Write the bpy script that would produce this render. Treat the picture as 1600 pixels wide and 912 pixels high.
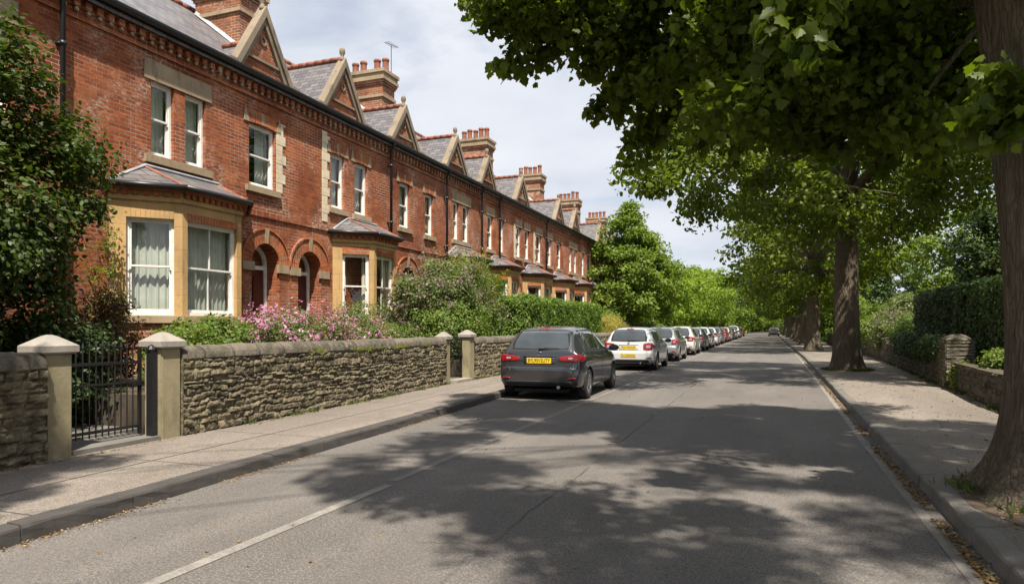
import bpy, bmesh, math, random
import numpy as np
from mathutils import Vector, Matrix
from mathutils.bvhtree import BVHTree
R_ = math.radians
scn = bpy.context.scene
COL = scn.collection
for o in list(bpy.data.objects):
    bpy.data.objects.remove(o)

# ------------------------------------------------------------------ camera
cam_d = bpy.data.cameras.new('camera'); cam = bpy.data.objects.new('camera', cam_d); COL.objects.link(cam)
cam.location = (0, 0, 1.5); cam.rotation_euler = (R_(90), 0, R_(20.854))
cam_d.sensor_width = 36; cam_d.lens = 1050/1600*36; cam_d.shift_y = 55/1600
cam_d.clip_start = .05; cam_d.clip_end = 3000
scn.camera = cam
# ------------------------------------------------------------------ sun + sky
SUN_EL, SUN_AZ = R_(61), math.atan2(.52, -.85)      # azimuth as clockwise angle from +Y (x=sin, y=cos)
sdir = Vector((math.cos(SUN_EL)*math.sin(SUN_AZ), math.cos(SUN_EL)*math.cos(SUN_AZ), math.sin(SUN_EL)))
sl = bpy.data.lights.new('sun', 'SUN'); sl.energy = 5.0; sl.angle = R_(1.1); sl.color = (1, .92, .80)
so = bpy.data.objects.new('sun', sl); COL.objects.link(so)
so.rotation_euler = sdir.to_track_quat('Z', 'Y').to_euler(); so.location = (20, -20, 40)
W = bpy.data.worlds.new('World'); scn.world = W; W.use_nodes = True
nt = W.node_tree; nt.nodes.clear()
def N(t, typ, **kw):
    n = t.nodes.new(typ)
    for k, v in kw.items():
        if k.startswith('i_'):
            n.inputs[int(k[2:])].default_value = v
        else: setattr(n, k, v)
    return n
def Lk(t, a, ao, b, bi): t.links.new(a.outputs[ao], b.inputs[bi])
sky = N(nt, 'ShaderNodeTexSky', sky_type='NISHITA', sun_disc=False); sky.sun_elevation = SUN_EL; sky.sun_rotation = SUN_AZ
sky.air_density = 1.0; sky.dust_density = 1.5
bg1 = N(nt, 'ShaderNodeBackground'); bg1.inputs[1].default_value = .075
Lk(nt, sky, 0, bg1, 0)
tc = N(nt, 'ShaderNodeTexCoord'); sp = N(nt, 'ShaderNodeSeparateXYZ'); Lk(nt, tc, 'Generated', sp, 0)
mz = N(nt, 'ShaderNodeMath', operation='MAXIMUM'); mz.inputs[1].default_value = 0; Lk(nt, sp, 2, mz, 0)
az = N(nt, 'ShaderNodeMath', operation='ADD'); az.inputs[1].default_value = .22; Lk(nt, mz, 0, az, 0)
dx = N(nt, 'ShaderNodeMath', operation='DIVIDE'); Lk(nt, sp, 0, dx, 0); Lk(nt, az, 0, dx, 1)
dy = N(nt, 'ShaderNodeMath', operation='DIVIDE'); Lk(nt, sp, 1, dy, 0); Lk(nt, az, 0, dy, 1)
cb = N(nt, 'ShaderNodeCombineXYZ'); Lk(nt, dx, 0, cb, 0); Lk(nt, dy, 0, cb, 1)
n1 = N(nt, 'ShaderNodeTexNoise'); n1.inputs['Scale'].default_value = 1.5; n1.inputs['Detail'].default_value = 7; n1.inputs['Distortion'].default_value = .4
n1.inputs['Roughness'].default_value = .55
Lk(nt, cb, 0, n1, 'Vector')
r1 = N(nt, 'ShaderNodeValToRGB'); r1.color_ramp.elements[0].position = .30; r1.color_ramp.elements[1].position = .50
r1.color_ramp.elements[0].color = (.30, .30, .30, 1)
Lk(nt, n1, 0, r1, 0)
n2 = N(nt, 'ShaderNodeTexNoise'); n2.inputs['Scale'].default_value = 1.9; n2.inputs['Detail'].default_value = 5; Lk(nt, cb, 0, n2, 'Vector')
r2 = N(nt, 'ShaderNodeValToRGB'); r2.color_ramp.elements[0].position = .3; r2.color_ramp.elements[1].position = .7
r2.color_ramp.elements[0].color = (.44, .475, .54, 1); r2.color_ramp.elements[1].color = (.58, .60, .64, 1)
Lk(nt, n2, 0, r2, 0)
bg2 = N(nt, 'ShaderNodeBackground'); bg2.inputs[1].default_value = .80; Lk(nt, r2, 0, bg2, 0)
mxs = N(nt, 'ShaderNodeMixShader'); Lk(nt, r1, 0, mxs, 0); Lk(nt, bg1, 0, mxs, 1); Lk(nt, bg2, 0, mxs, 2)
wo = N(nt, 'ShaderNodeOutputWorld'); Lk(nt, mxs, 0, wo, 0)
scn.view_settings.view_transform = 'Standard'; scn.view_settings.look = 'None'
scn.view_settings.exposure = .95; scn.view_settings.gamma = 1; scn.view_settings.use_curve_mapping = False
scn.render.engine = 'CYCLES'
scn.render.resolution_x = 1024; scn.render.resolution_y = 583

# ------------------------------------------------------------------ helpers
random.seed(7); RNG = np.random.default_rng(7)
def mesh_from(name, V, F, mats=(), parent=None, mi=None, smooth=False, attr=None, vattr=None):
    me = bpy.data.meshes.new(name)
    me.from_pydata([tuple(v) for v in V], [], F); 
    for m in mats: me.materials.append(m)
    if mi is not None: me.polygons.foreach_set('material_index', np.array(mi, dtype=np.int32))
    if smooth: me.polygons.foreach_set('use_smooth', np.ones(len(F), dtype=bool))
    if attr is not None:
        a = me.attributes.new('tone', 'FLOAT', 'FACE'); a.data.foreach_set('value', np.asarray(attr, dtype=np.float32))
    if vattr is not None:
        a = me.attributes.new('tone', 'FLOAT', 'POINT'); a.data.foreach_set('value', np.asarray(vattr, dtype=np.float32))
    me.update()
    o = bpy.data.objects.new(name, me); COL.objects.link(o)
    if parent is not None: o.parent = parent
    return o
class MB:
    def __init__(s): s.V = []; s.F = []; s.M = []
    def add(s, V, F, m=0):
        b = len(s.V); s.V += [tuple(v) for v in V]; s.F += [tuple(i+b for i in f) for f in F]; s.M += [m]*len(F); return s
    def box(s, x0, x1, y0, y1, z0, z1, m=0):
        V = [(x0,y0,z0),(x1,y0,z0),(x1,y1,z0),(x0,y1,z0),(x0,y0,z1),(x1,y0,z1),(x1,y1,z1),(x0,y1,z1)]
        return s.add(V, [(0,3,2,1),(4,5,6,7),(0,1,5,4),(1,2,6,5),(2,3,7,6),(3,0,4,7)], m)
    def fbox(s, fr, u0, u1, n0, n1, z0, z1, m=0):   # box in a wall frame
        O, U, Nn = fr
        V = []
        for z in (z0, z1):
            for (u, n) in ((u0,n0),(u1,n0),(u1,n1),(u0,n1)):
                V.append((O[0]+U[0]*u+Nn[0]*n, O[1]+U[1]*u+Nn[1]*n, z))
        return s.add(V, [(0,1,2,3),(7,6,5,4),(4,5,1,0),(5,6,2,1),(6,7,3,2),(7,4,0,3)], m)
    def lathe(s, c, prof, n=16, m=0, axis='z', cap=True):
        V = []; F = []
        for (r, h) in prof:
            for k in range(n):
                a = 2*math.pi*k/n
                p = (r*math.cos(a), r*math.sin(a), h)
                if axis == 'x': p = (p[2], p[0], p[1])
                elif axis == 'y': p = (p[0], p[2], p[1])
                V.append((c[0]+p[0], c[1]+p[1], c[2]+p[2]))
        for i in range(len(prof)-1):
            for k in range(n):
                k2 = (k+1) % n
                F.append((i*n+k, i*n+k2, (i+1)*n+k2, (i+1)*n+k))
        if cap:
            F.append(tuple(range(n-1, -1, -1))); F.append(tuple((len(prof)-1)*n+k for k in range(n)))
        return s.add(V, F, m)
    def tube(s, P, Rr, n=8, m=0):
        P = [Vector(p) for p in P]; V = []; F = []
        if not hasattr(Rr, '__len__'): Rr = [Rr]*len(P)
        prev = None
        for i, p in enumerate(P):
            d = (P[min(i+1, len(P)-1)]-P[max(i-1, 0)]).normalized()
            a = prev if prev is not None else (Vector((1,0,0)) if abs(d.x) < .8 else Vector((0,1,0)))
            b = d.cross(a).normalized(); a = b.cross(d).normalized(); prev = a
            for k in range(n):
                t = 2*math.pi*k/n
                V.append(tuple(p+(a*math.cos(t)+b*math.sin(t))*Rr[i]))
        for i in range(len(P)-1):
            for k in range(n):
                k2 = (k+1) % n
                F.append((i*n+k, i*n+k2, (i+1)*n+k2, (i+1)*n+k))
        F.append(tuple(range(n-1, -1, -1))); F.append(tuple((len(P)-1)*n+k for k in range(n)))
        return s.add(V, F, m)
    def build(s, name, mats, parent=None, smooth=False):
        if not isinstance(mats, (list, tuple)): mats = [mats]
        return mesh_from(name, s.V, s.F, mats, parent, s.M, smooth)
def smooth_by_angle(o, deg=35):
    me = o.data
    me.polygons.foreach_set('use_smooth', np.ones(len(me.polygons), dtype=bool))
    bm = bmesh.new(); bm.from_mesh(me)
    for e in bm.edges:
        if len(e.link_faces) == 2 and e.calc_face_angle(0) > R_(deg): e.smooth = False
    bm.to_mesh(me); bm.free()
def tag(o, label=None, cat=None, group=None, kind=None):
    if label: o['label'] = label
    if cat: o['category'] = cat
    if group: o['group'] = group
    if kind: o['kind'] = kind
    return o
def thing(name, label, cat, loc=(0,0,0), group=None, rz=0):
    o = bpy.data.objects.new(name, None); COL.objects.link(o); o.location = loc; o.rotation_euler = (0,0,rz)
    o.empty_display_size = .2
    return tag(o, label, cat, group)
def children(o): return [c for c in list(bpy.data.objects) if c.parent == o]
def copy_tree(o, parent=None):
    c = o.copy(); COL.objects.link(c); c.parent = parent
    for ch in children(o): copy_tree(ch, c)
    return c
def hsh(ix, iy, iz, seed):
    h = (ix.astype(np.int64)*374761393 + iy.astype(np.int64)*668265263 + iz.astype(np.int64)*2147483647 + seed*1274126177) & 0xffffffff
    h = ((h ^ (h >> 13))*1274126177) & 0xffffffff
    h = h ^ (h >> 16)
    return (h & 0xffff)/65535.0
def vnoise(P, seed=0):
    P = np.asarray(P, dtype=float); i = np.floor(P).astype(np.int64); f = P-i; f = f*f*(3-2*f)
    r = 0
    for a in (0,1):
        for b in (0,1):
            for c in (0,1):
                w = (f[:,0] if a else 1-f[:,0])*(f[:,1] if b else 1-f[:,1])*(f[:,2] if c else 1-f[:,2])
                r = r+w*hsh(i[:,0]+a, i[:,1]+b, i[:,2]+c, seed)
    return r
def fbm(P, seed=0, o=3):
    r = 0; a = .5; P = np.asarray(P, dtype=float)
    for k in range(o): r = r+a*vnoise(P*2**k, seed+k); a *= .5
    return r/(1-.5**o)

# ------------------------------------------------------------------ materials
def mat(name):
    m = bpy.data.materials.new(name); m.use_nodes = True; t = m.node_tree
    return m, t, t.nodes['Principled BSDF']
def mixc(t, fac, a, b, blend='MIX'):
    n = t.nodes.new('ShaderNodeMix'); n.data_type = 'RGBA'; n.blend_type = blend
    for s, v in ((0, fac), (6, a), (7, b)):
        if hasattr(v, 'links'): t.links.new(v, n.inputs[s])
        elif isinstance(v, (int, float)): n.inputs[s].default_value = v
        else: n.inputs[s].default_value = (*v, 1)
    return n.outputs[2]
def mth(t, op, a, b=0., c=None):
    n = t.nodes.new('ShaderNodeMath'); n.operation = op
    for s, v in enumerate((a, b) if c is None else (a, b, c)):
        if hasattr(v, 'links'): t.links.new(v, n.inputs[s])
        else: n.inputs[s].default_value = v
    return n.outputs[0]
def noise(t, vec, scale, detail=4, rough=.5, dist=0):
    n = t.nodes.new('ShaderNodeTexNoise'); n.inputs['Scale'].default_value = scale; n.inputs['Detail'].default_value = detail
    n.inputs['Roughness'].default_value = rough; n.inputs['Distortion'].default_value = dist
    if vec is not None: t.links.new(vec, n.inputs['Vector'])
    return n.outputs[0]
def ramp(t, v, p0, p1, c0=(0,0,0), c1=(1,1,1)):
    n = t.nodes.new('ShaderNodeValToRGB'); e = n.color_ramp.elements
    e[0].position = p0; e[1].position = p1; e[0].color = (*c0, 1); e[1].color = (*c1, 1)
    t.links.new(v, n.inputs[0]); return n.outputs[0]
def pos(t): return t.nodes.new('ShaderNodeNewGeometry').outputs['Position']
def opos(t): return t.nodes.new('ShaderNodeTexCoord').outputs['Object']
def scl(t, v, s):
    n = t.nodes.new('ShaderNodeVectorMath'); n.operation = 'MULTIPLY'; t.links.new(v, n.inputs[0]); n.inputs[1].default_value = s; return n.outputs[0]
def sep(t, v):
    n = t.nodes.new('ShaderNodeSeparateXYZ'); t.links.new(v, n.inputs[0]); return n.outputs
def comb(t, x, y, z=0.):
    n = t.nodes.new('ShaderNodeCombineXYZ')
    for s, v in enumerate((x, y, z)):
        if hasattr(v, 'links'): t.links.new(v, n.inputs[s])
        else: n.inputs[s].default_value = v
    return n.outputs[0]
def bump(t, bsdf, h, strength=.5, dist=.02, prev=None):
    n = t.nodes.new('ShaderNodeBump'); n.inputs['Strength'].default_value = strength; n.inputs['Distance'].default_value = dist
    t.links.new(h, n.inputs['Height'])
    if prev is not None: t.links.new(prev, n.inputs['Normal'])
    t.links.new(n.outputs[0], bsdf.inputs['Normal']); return n.outputs[0]
def simple(name, col, rough=.6, metal=0, nscale=0, namt=.25, bmp=0, coat=0, spec=.5):
    m, t, b = mat(name); b.inputs['Roughness'].default_value = rough; b.inputs['Metallic'].default_value = metal
    b.inputs['Coat Weight'].default_value = coat; b.inputs['Specular IOR Level'].default_value = spec
    if nscale:
        nz = noise(t, opos(t), nscale, 5)
        c = mixc(t, ramp(t, nz, .3, .7), tuple(v*(1-namt) for v in col), tuple(min(1, v*(1+namt)) for v in col))
        t.links.new(c, b.inputs['Base Color'])
        if bmp: bump(t, b, nz, bmp, .01)
    else: b.inputs['Base Color'].default_value = (*col, 1)
    return m
def brick_mat(name, c1, c2, mortar=(.26,.17,.11), white=.5, seed=0., bw=.225, bh=.075):
    m, t, b = mat(name); p = pos(t); x, y, z = sep(t, p)
    u = mth(t, 'ADD', mth(t, 'ADD', x, y), seed)
    wob = mth(t, 'MULTIPLY', mth(t, 'SUBTRACT', noise(t, p, 3.0, 2), .5), .02)
    v = comb(t, u, mth(t, 'ADD', z, wob))
    br = t.nodes.new('ShaderNodeTexBrick'); t.links.new(v, br.inputs['Vector'])
    br.inputs['Scale'].default_value = 1; br.inputs['Brick Width'].default_value = bw; br.inputs['Row Height'].default_value = bh
    br.inputs['Mortar Size'].default_value = .006; br.inputs['Mortar Smooth'].default_value = .3; br.inputs['Bias'].default_value = -.1
    br.inputs['Color1'].default_value = (*c1, 1); br.inputs['Color2'].default_value = (*c2, 1); br.inputs['Mortar'].default_value = (*mortar, 1)
    big = noise(t, p, .75, 6, .68); fine = noise(t, p, 12, 6, .72); md = noise(t, scl(t, p, (1, 1, 3)), 2.2, 5, .6)
    c = mixc(t, ramp(t, fine, .3, .75), br.outputs[0], (.10, .035, .022)); 
    c = mixc(t, mth(t, 'MULTIPLY', ramp(t, fine, .25, .75), .55), br.outputs[0], c)
    c = mixc(t, mth(t, 'MULTIPLY', ramp(t, big, .44, .62), .8), c, mixc(t, 1, c, (.60, .50, .46), 'MULTIPLY'))
    c = mixc(t, mth(t, 'MULTIPLY', ramp(t, md, .50, .66), .7), c, mixc(t, 1, c, (1.45, 1.35, 1.15), 'MULTIPLY'))
    # lime bloom and old white pointing
    wm = mth(t, 'MULTIPLY', ramp(t, noise(t, p, 1.1, 6, .7), .50, .68), ramp(t, noise(t, scl(t, p, (1,1,2.5)), 9, 4, .7), .46, .62))
    wm = mth(t, 'MULTIPLY', wm, white)
    c = mixc(t, wm, c, (.55, .47, .38))
    wm2 = mth(t, 'MULTIPLY', br.outputs[1], mth(t, 'MULTIPLY', ramp(t, noise(t, p, .8, 5, .6), .45, .62), .7*white+.1))
    c = mixc(t, wm2, c, (.58, .5, .4))
    t.links.new(c, b.inputs['Base Color']); b.inputs['Roughness'].default_value = .9; b.inputs['Specular IOR Level'].default_value = .25
    hh = mth(t, 'ADD', mth(t, 'MULTIPLY', br.outputs[1], -1.), mth(t, 'MULTIPLY', fine, .9))
    bump(t, b, hh, .8, .012)
    return m
BR = [brick_mat('brick_red', (.34,.098,.036), (.20,.050,.022), seed=0, white=.75),
      brick_mat('brick_orange', (.40,.122,.045), (.25,.068,.027), seed=.11, white=.85),
      brick_mat('brick_mellow', (.36,.125,.055), (.23,.075,.036), seed=.05, white=1.1),
      brick_mat('brick_chimney', (.36,.14,.07), (.20,.085,.05), (.34,.27,.19), white=1.1, seed=.07)]
BRUB = brick_mat('brick_rubbed', (.45,.15,.055), (.36,.105,.042), white=.5, bw=.08, bh=.40)
def stone_mat(name, col, joint=.0, dirt=.5):
    m, t, b = mat(name); p = pos(t)
    n_ = noise(t, p, 1.6, 6, .6); f = noise(t, p, 22, 5, .7); g = noise(t, scl(t, p, (1,1,.35)), 4, 5, .65)
    c = mixc(t, ramp(t, n_, .3, .7), tuple(v*.78 for v in col), tuple(min(1, v*1.15) for v in col))
    c = mixc(t, mth(t, 'MULTIPLY', ramp(t, g, .52, .72), dirt), c, tuple(v*.38 for v in col))
    c = mixc(t, mth(t, 'MULTIPLY', ramp(t, f, .4, .8), .35), c, tuple(v*.5 for v in col))
    h = f
    if joint:
        x, y, z = sep(t, p)
        br = t.nodes.new('ShaderNodeTexBrick'); t.links.new(comb(t, mth(t, 'ADD', x, y), z), br.inputs['Vector'])
        br.inputs['Scale'].default_value = 1; br.inputs['Brick Width'].default_value = 3; br.inputs['Row Height'].default_value = joint
        br.inputs['Mortar Size'].default_value = .004
        c = mixc(t, mth(t, 'MULTIPLY', br.outputs[1], .6), c, tuple(v*.35 for v in col))
        h = mth(t, 'SUBTRACT', f, br.outputs[1])
    t.links.new(c, b.inputs['Base Color']); b.inputs['Roughness'].default_value = .85
    bump(t, b, h, .5, .008); return m
SAND = stone_mat('sandstone', (.45,.285,.12), .42, .55)
SANDP = stone_mat('pale_sandstone', (.33,.245,.155), 0, .8)
GABST = stone_mat('weathered_gable_stone', (.235,.185,.13), 0, .9)
CREAM = stone_mat('worn_cream_paint', (.66,.56,.40), .22, .55)
CAPST = stone_mat('grey_capstone', (.30,.27,.235), 0, .5)
PIERST = stone_mat('gate_pier_stone', (.27,.23,.14), 0, .75)
WHITE = simple('white_frame_paint', (.70,.68,.64), .45, nscale=6, namt=.12)
BLACKI = simple('black_iron', (.012,.012,.013), .45, nscale=30, namt=.3, bmp=.2)
GUTTER = simple('black_gutter_paint', (.014,.015,.018), .4)
LEAD = simple('lead_flashing', (.27,.28,.30), .5, nscale=5, namt=.2)
TERRA = simple('terracotta', (.23,.085,.05), .8, nscale=9, namt=.35, bmp=.3)
DOORM = simple('dark_red_door', (.06,.012,.012), .35)
CURT = simple('net_curtain', (.46,.47,.42), .9, nscale=5, namt=.10)
CURT2 = simple('drawn_curtain', (.62,.55,.46), .9, nscale=5, namt=.15)
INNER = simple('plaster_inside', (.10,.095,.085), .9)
BLACK = simple('black_rubber', (.010,.010,.011), .75)
def glass_mat(name='window_glass'):
    m, t, b = mat(name); t.nodes.remove(b)
    tr = t.nodes.new('ShaderNodeBsdfTransparent'); tr.inputs[0].default_value = (.90,.93,.91,1)
    gl = t.nodes.new('ShaderNodeBsdfGlossy'); gl.inputs['Roughness'].default_value = .02
    nz = noise(t, opos(t), 2.2, 2); bp = t.nodes.new('ShaderNodeBump'); bp.inputs['Strength'].default_value = .06; bp.inputs['Distance'].default_value = .05
    t.links.new(nz, bp.inputs['Height']); t.links.new(bp.outputs[0], gl.inputs['Normal'])
    lw = t.nodes.new('ShaderNodeLayerWeight'); lw.inputs[0].default_value = .5
    fac = mth(t, 'ADD', mth(t, 'MULTIPLY', mth(t, 'POWER', lw.outputs['Facing'], 4.), .85), .09)
    mx = t.nodes.new('ShaderNodeMixShader'); t.links.new(fac, mx.inputs[0]); t.links.new(tr.outputs[0], mx.inputs[1]); t.links.new(gl.outputs[0], mx.inputs[2])
    t.links.new(mx.outputs[0], t.nodes['Material Output'].inputs[0]); return m
GLASS = glass_mat()
def slate_mat():
    m, t, b = mat('roof_slate'); g = t.nodes.new('ShaderNodeNewGeometry'); x, y, z = sep(t, g.outputs['Position']); nx, ny, nz_ = sep(t, g.outputs['Normal'])
    f = mth(t, 'GREATER_THAN', mth(t, 'ABSOLUTE', ny), mth(t, 'ABSOLUTE', nx))
    u = mth(t, 'ADD', mth(t, 'MULTIPLY', x, f), mth(t, 'MULTIPLY', y, mth(t, 'SUBTRACT', 1., f)))
    v = mth(t, 'MULTIPLY', z, 1.5)
    br = t.nodes.new('ShaderNodeTexBrick'); t.links.new(comb(t, u, v), br.inputs['Vector'])
    br.inputs['Scale'].default_value = 1; br.inputs['Brick Width'].default_value = .26; br.inputs['Row Height'].default_value = .17
    br.inputs['Mortar Size'].default_value = .006; br.inputs['Mortar Smooth'].default_value = .5
    br.inputs['Color1'].default_value = (.155,.145,.15,1); br.inputs['Color2'].default_value = (.085,.08,.088,1); br.inputs['Mortar'].default_value = (.02,.02,.022,1)
    n_ = noise(t, g.outputs['Position'], 3, 6, .7)
    c = mixc(t, mth(t, 'MULTIPLY', ramp(t, n_, .5, .75), .5), br.outputs[0], (.20,.16,.11))
    t.links.new(c, b.inputs['Base Color']); b.inputs['Roughness'].default_value = .5
    # each course overlaps the one below: saw-tooth height down the slope
    saw = mth(t, 'FRACT', mth(t, 'DIVIDE', v, .17))
    h = mth(t, 'SUBTRACT', mth(t, 'MULTIPLY', saw, -.8), mth(t, 'MULTIPLY', br.outputs[1], .8))
    h = mth(t, 'ADD', h, mth(t, 'MULTIPLY', noise(t, g.outputs['Position'], 12, 4), .5))
    bump(t, b, h, .9, .03); return m
SLATE = slate_mat()
def asphalt_mat(name, base, crackx=None, lines=None, warm=1.0):
    m, t, b = mat(name); p = pos(t); x, y, z = sep(t, p)
    big = noise(t, scl(t, p, (1,.35,1)), .8, 6, .62); med = noise(t, p, 5, 6, .7); fine = noise(t, p, 75, 4, .85); sp = noise(t, p, 30, 5, .8)
    lo = tuple(v*.62 for v in base); hi = tuple(v*1.30 for v in base)
    c = mixc(t, ramp(t, big, .3, .7), lo, hi)
    c = mixc(t, mth(t, 'MULTIPLY', ramp(t, med, .35, .75), .4), c, tuple(v*.62 for v in base))
    c = mixc(t, mth(t, 'MULTIPLY', ramp(t, fine, .50, .64), 1.), c, tuple(min(1, v*2.8) for v in base))
    c = mixc(t, mth(t, 'MULTIPLY', ramp(t, sp, .38, .52, (1,1,1), (0,0,0)), .6), c, tuple(v*.4 for v in base))
    # red brown dust
    c = mixc(t, mth(t, 'MULTIPLY', ramp(t, noise(t, p, 1.7, 6, .75), .58, .72), .3), c, (base[0]*1.3, base[1]*.95, base[2]*.75))
    dark = None
    vo = t.nodes.new('ShaderNodeTexVoronoi'); vo.feature = 'DISTANCE_TO_EDGE'; vo.inputs['Scale'].default_value = .42
    wv = t.nodes.new('ShaderNodeVectorMath'); wv.operation = 'ADD'; t.links.new(scl(t, p, (1,.8,0)), wv.inputs[0])
    nn = t.nodes.new('ShaderNodeTexNoise'); nn.inputs['Scale'].default_value = 1.8; nn.inputs['Detail'].default_value = 6; t.links.new(p, nn.inputs['Vector'])
    t.links.new(scl(t, nn.outputs[1], (.7,.7,0)), wv.inputs[1]); t.links.new(wv.outputs[0], vo.inputs['Vector'])
    ck = ramp(t, vo.outputs[0], .0015, .006, (1,1,1), (0,0,0))
    dark = mth(t, 'MULTIPLY', ck, ramp(t, noise(t, p, .6, 3), .56, .66))
    c = mixc(t, mth(t, 'MULTIPLY', ramp(t, noise(t, scl(t, p, (1,.03,1)), 1.1, 3), .40, .62), .35), c, tuple(v*.70 for v in base))
    c = mixc(t, mth(t, 'MULTIPLY', ramp(t, noise(t, scl(t, p, (1,.5,1)), 3.2, 6, .8), .56, .64), .35), c, tuple(v*.5 for v in base))
    if crackx is not None:
        for cx in crackx:
            dd = mth(t, 'ABSOLUTE', mth(t, 'ADD', mth(t, 'SUBTRACT', x, cx), mth(t, 'MULTIPLY', mth(t, 'SUBTRACT', noise(t, scl(t, p, (.2,1,1)), 1.3, 6, .7), .5), .13)))
            l = mth(t, 'MULTIPLY', ramp(t, dd, .006, .018, (1,1,1), (0,0,0)), ramp(t, noise(t, scl(t, p, (.1,1,1)), .7, 3), .40, .55))
            dark = mth(t, 'MAXIMUM', dark, l)
    c = mixc(t, mth(t, 'MULTIPLY', dark, .55), c, tuple(v*.2 for v in base))
    t.links.new(c, b.inputs['Base Color']); b.inputs['Roughness'].default_value = .86; b.inputs['Specular IOR Level'].default_value = .3
    h = mth(t, 'ADD', mth(t, 'ADD', mth(t, 'MULTIPLY', fine, .6), mth(t, 'MULTIPLY', sp, .5)), mth(t, 'MULTIPLY', dark, -1.5))
    bump(t, b, h, .6, .006); return m
ROADM = asphalt_mat('road_asphalt', (.120,.109,.100), crackx=(-1.8,))
PAVL = asphalt_mat('pavement_asphalt', (.172,.148,.126))
PAVR = asphalt_mat('far_pavement_asphalt', (.168,.146,.124))
KERBM = stone_mat('kerb_granite', (.060,.054,.050), 0, .6)
KERBR = stone_mat('kerb_concrete', (.15,.14,.125), 0, .5)
SOIL = simple('garden_soil', (.055,.040,.026), .95, nscale=4, namt=.5, bmp=.5)
GRASSG = simple('grass_ground', (.045,.065,.02), .95, nscale=.8, namt=.4)
def paint_mat():
    m, t, b = mat('worn_road_paint'); p = pos(t)
    w = ramp(t, noise(t, p, 7, 6, .75), .36, .6); w2 = ramp(t, noise(t, p, 60, 4, .8), .3, .6)
    f = mth(t, 'MULTIPLY', mth(t, 'ADD', mth(t, 'MULTIPLY', w, .6), .15), w2)
    c = mixc(t, f, (.125,.113,.102), (.34,.32,.285)); t.links.new(c, b.inputs['Base Color']); b.inputs['Roughness'].default_value = .8
    return m
PAINT = paint_mat()
def paint_faint():
    m, t, b = mat('faded_road_paint'); p = pos(t)
    w = ramp(t, noise(t, scl(t, p, (1,.4,1)), 5, 6, .75), .42, .68); w2 = ramp(t, noise(t, p, 60, 4, .8), .3, .65)
    f = mth(t, 'MULTIPLY', mth(t, 'ADD', mth(t, 'MULTIPLY', w, .38), .05), w2)
    c = mixc(t, f, (.125,.113,.102), (.44,.42,.38)); t.links.new(c, b.inputs['Base Color']); b.inputs['Roughness'].default_value = .8
    return m
PAINTF = paint_faint()
def rubble_mat(name, c0, c1, c2):
    m, t, b = mat(name); p = pos(t)
    a = t.nodes.new('ShaderNodeAttribute'); a.attribute_name = 'tone'
    c = mixc(t, ramp(t, a.outputs['Fac'], 0, 1), c0, c1)
    c = mixc(t, ramp(t, noise(t, p, 7, 6, .7), .42, .7), c, c2)
    c = mixc(t, mth(t, 'MULTIPLY', ramp(t, noise(t, p, 45, 4, .8), .4, .8), .5), c, tuple(v*.4 for v in c0))
    c = mixc(t, mth(t, 'MULTIPLY', ramp(t, noise(t, p, 2.5, 5, .7), .55, .7), .55), c, (.075,.085,.03))
    t.links.new(c, b.inputs['Base Color']); b.inputs['Roughness'].default_value = .92; b.inputs['Specular IOR Level'].default_value = .2
    bump(t, b, mth(t, 'ADD', noise(t, p, 30, 6, .75), noise(t, p, 9, 5, .7)), .9, .03); return m
RUB = rubble_mat('rubble_stone', (.050,.043,.032), (.215,.18,.118), (.30,.255,.165))
RUBR = rubble_mat('mossy_rubble_stone', (.045,.04,.03), (.14,.12,.085), (.18,.155,.11))
RUBC = rubble_mat('coping_stone', (.075,.066,.052), (.15,.128,.10), (.24,.21,.16))
def bark_mat():
    m, t, b = mat('tree_bark'); p = pos(t)
    q = scl(t, p, (1,1,.13)); n_ = noise(t, q, 20, 7, .75, .6); g = noise(t, p, 2, 5, .6)
    vo = t.nodes.new('ShaderNodeTexVoronoi'); vo.inputs['Scale'].default_value = 26; vo.feature = 'DISTANCE_TO_EDGE'
    wv = t.nodes.new('ShaderNodeVectorMath'); wv.operation = 'ADD'; t.links.new(scl(t, p, (1,1,.10)), wv.inputs[0])
    nn = t.nodes.new('ShaderNodeTexNoise'); nn.inputs['Scale'].default_value = 7; nn.inputs['Detail'].default_value = 5; t.links.new(p, nn.inputs['Vector'])
    t.links.new(scl(t, nn.outputs[1], (.06,.06,.02)), wv.inputs[1]); t.links.new(wv.outputs[0], vo.inputs['Vector'])
    c = mixc(t, ramp(t, n_, .3, .7), (.075,.058,.040), (.25,.20,.15))
    c = mixc(t, mth(t, 'MULTIPLY', ramp(t, g, .45, .7), .55), c, (.12,.125,.065))
    c = mixc(t, ramp(t, vo.outputs[0], 0, .12, (.5,.5,.5), (0,0,0)), c, (.028,.021,.016))
    t.links.new(c, b.inputs['Base Color']); b.inputs['Roughness'].default_value = .95; b.inputs['Specular IOR Level'].default_value = .15
    bump(t, b, mth(t, 'ADD', n_, mth(t, 'MULTIPLY', vo.outputs[0], 1.6)), 1., .03); return m
BARK = bark_mat()
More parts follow.
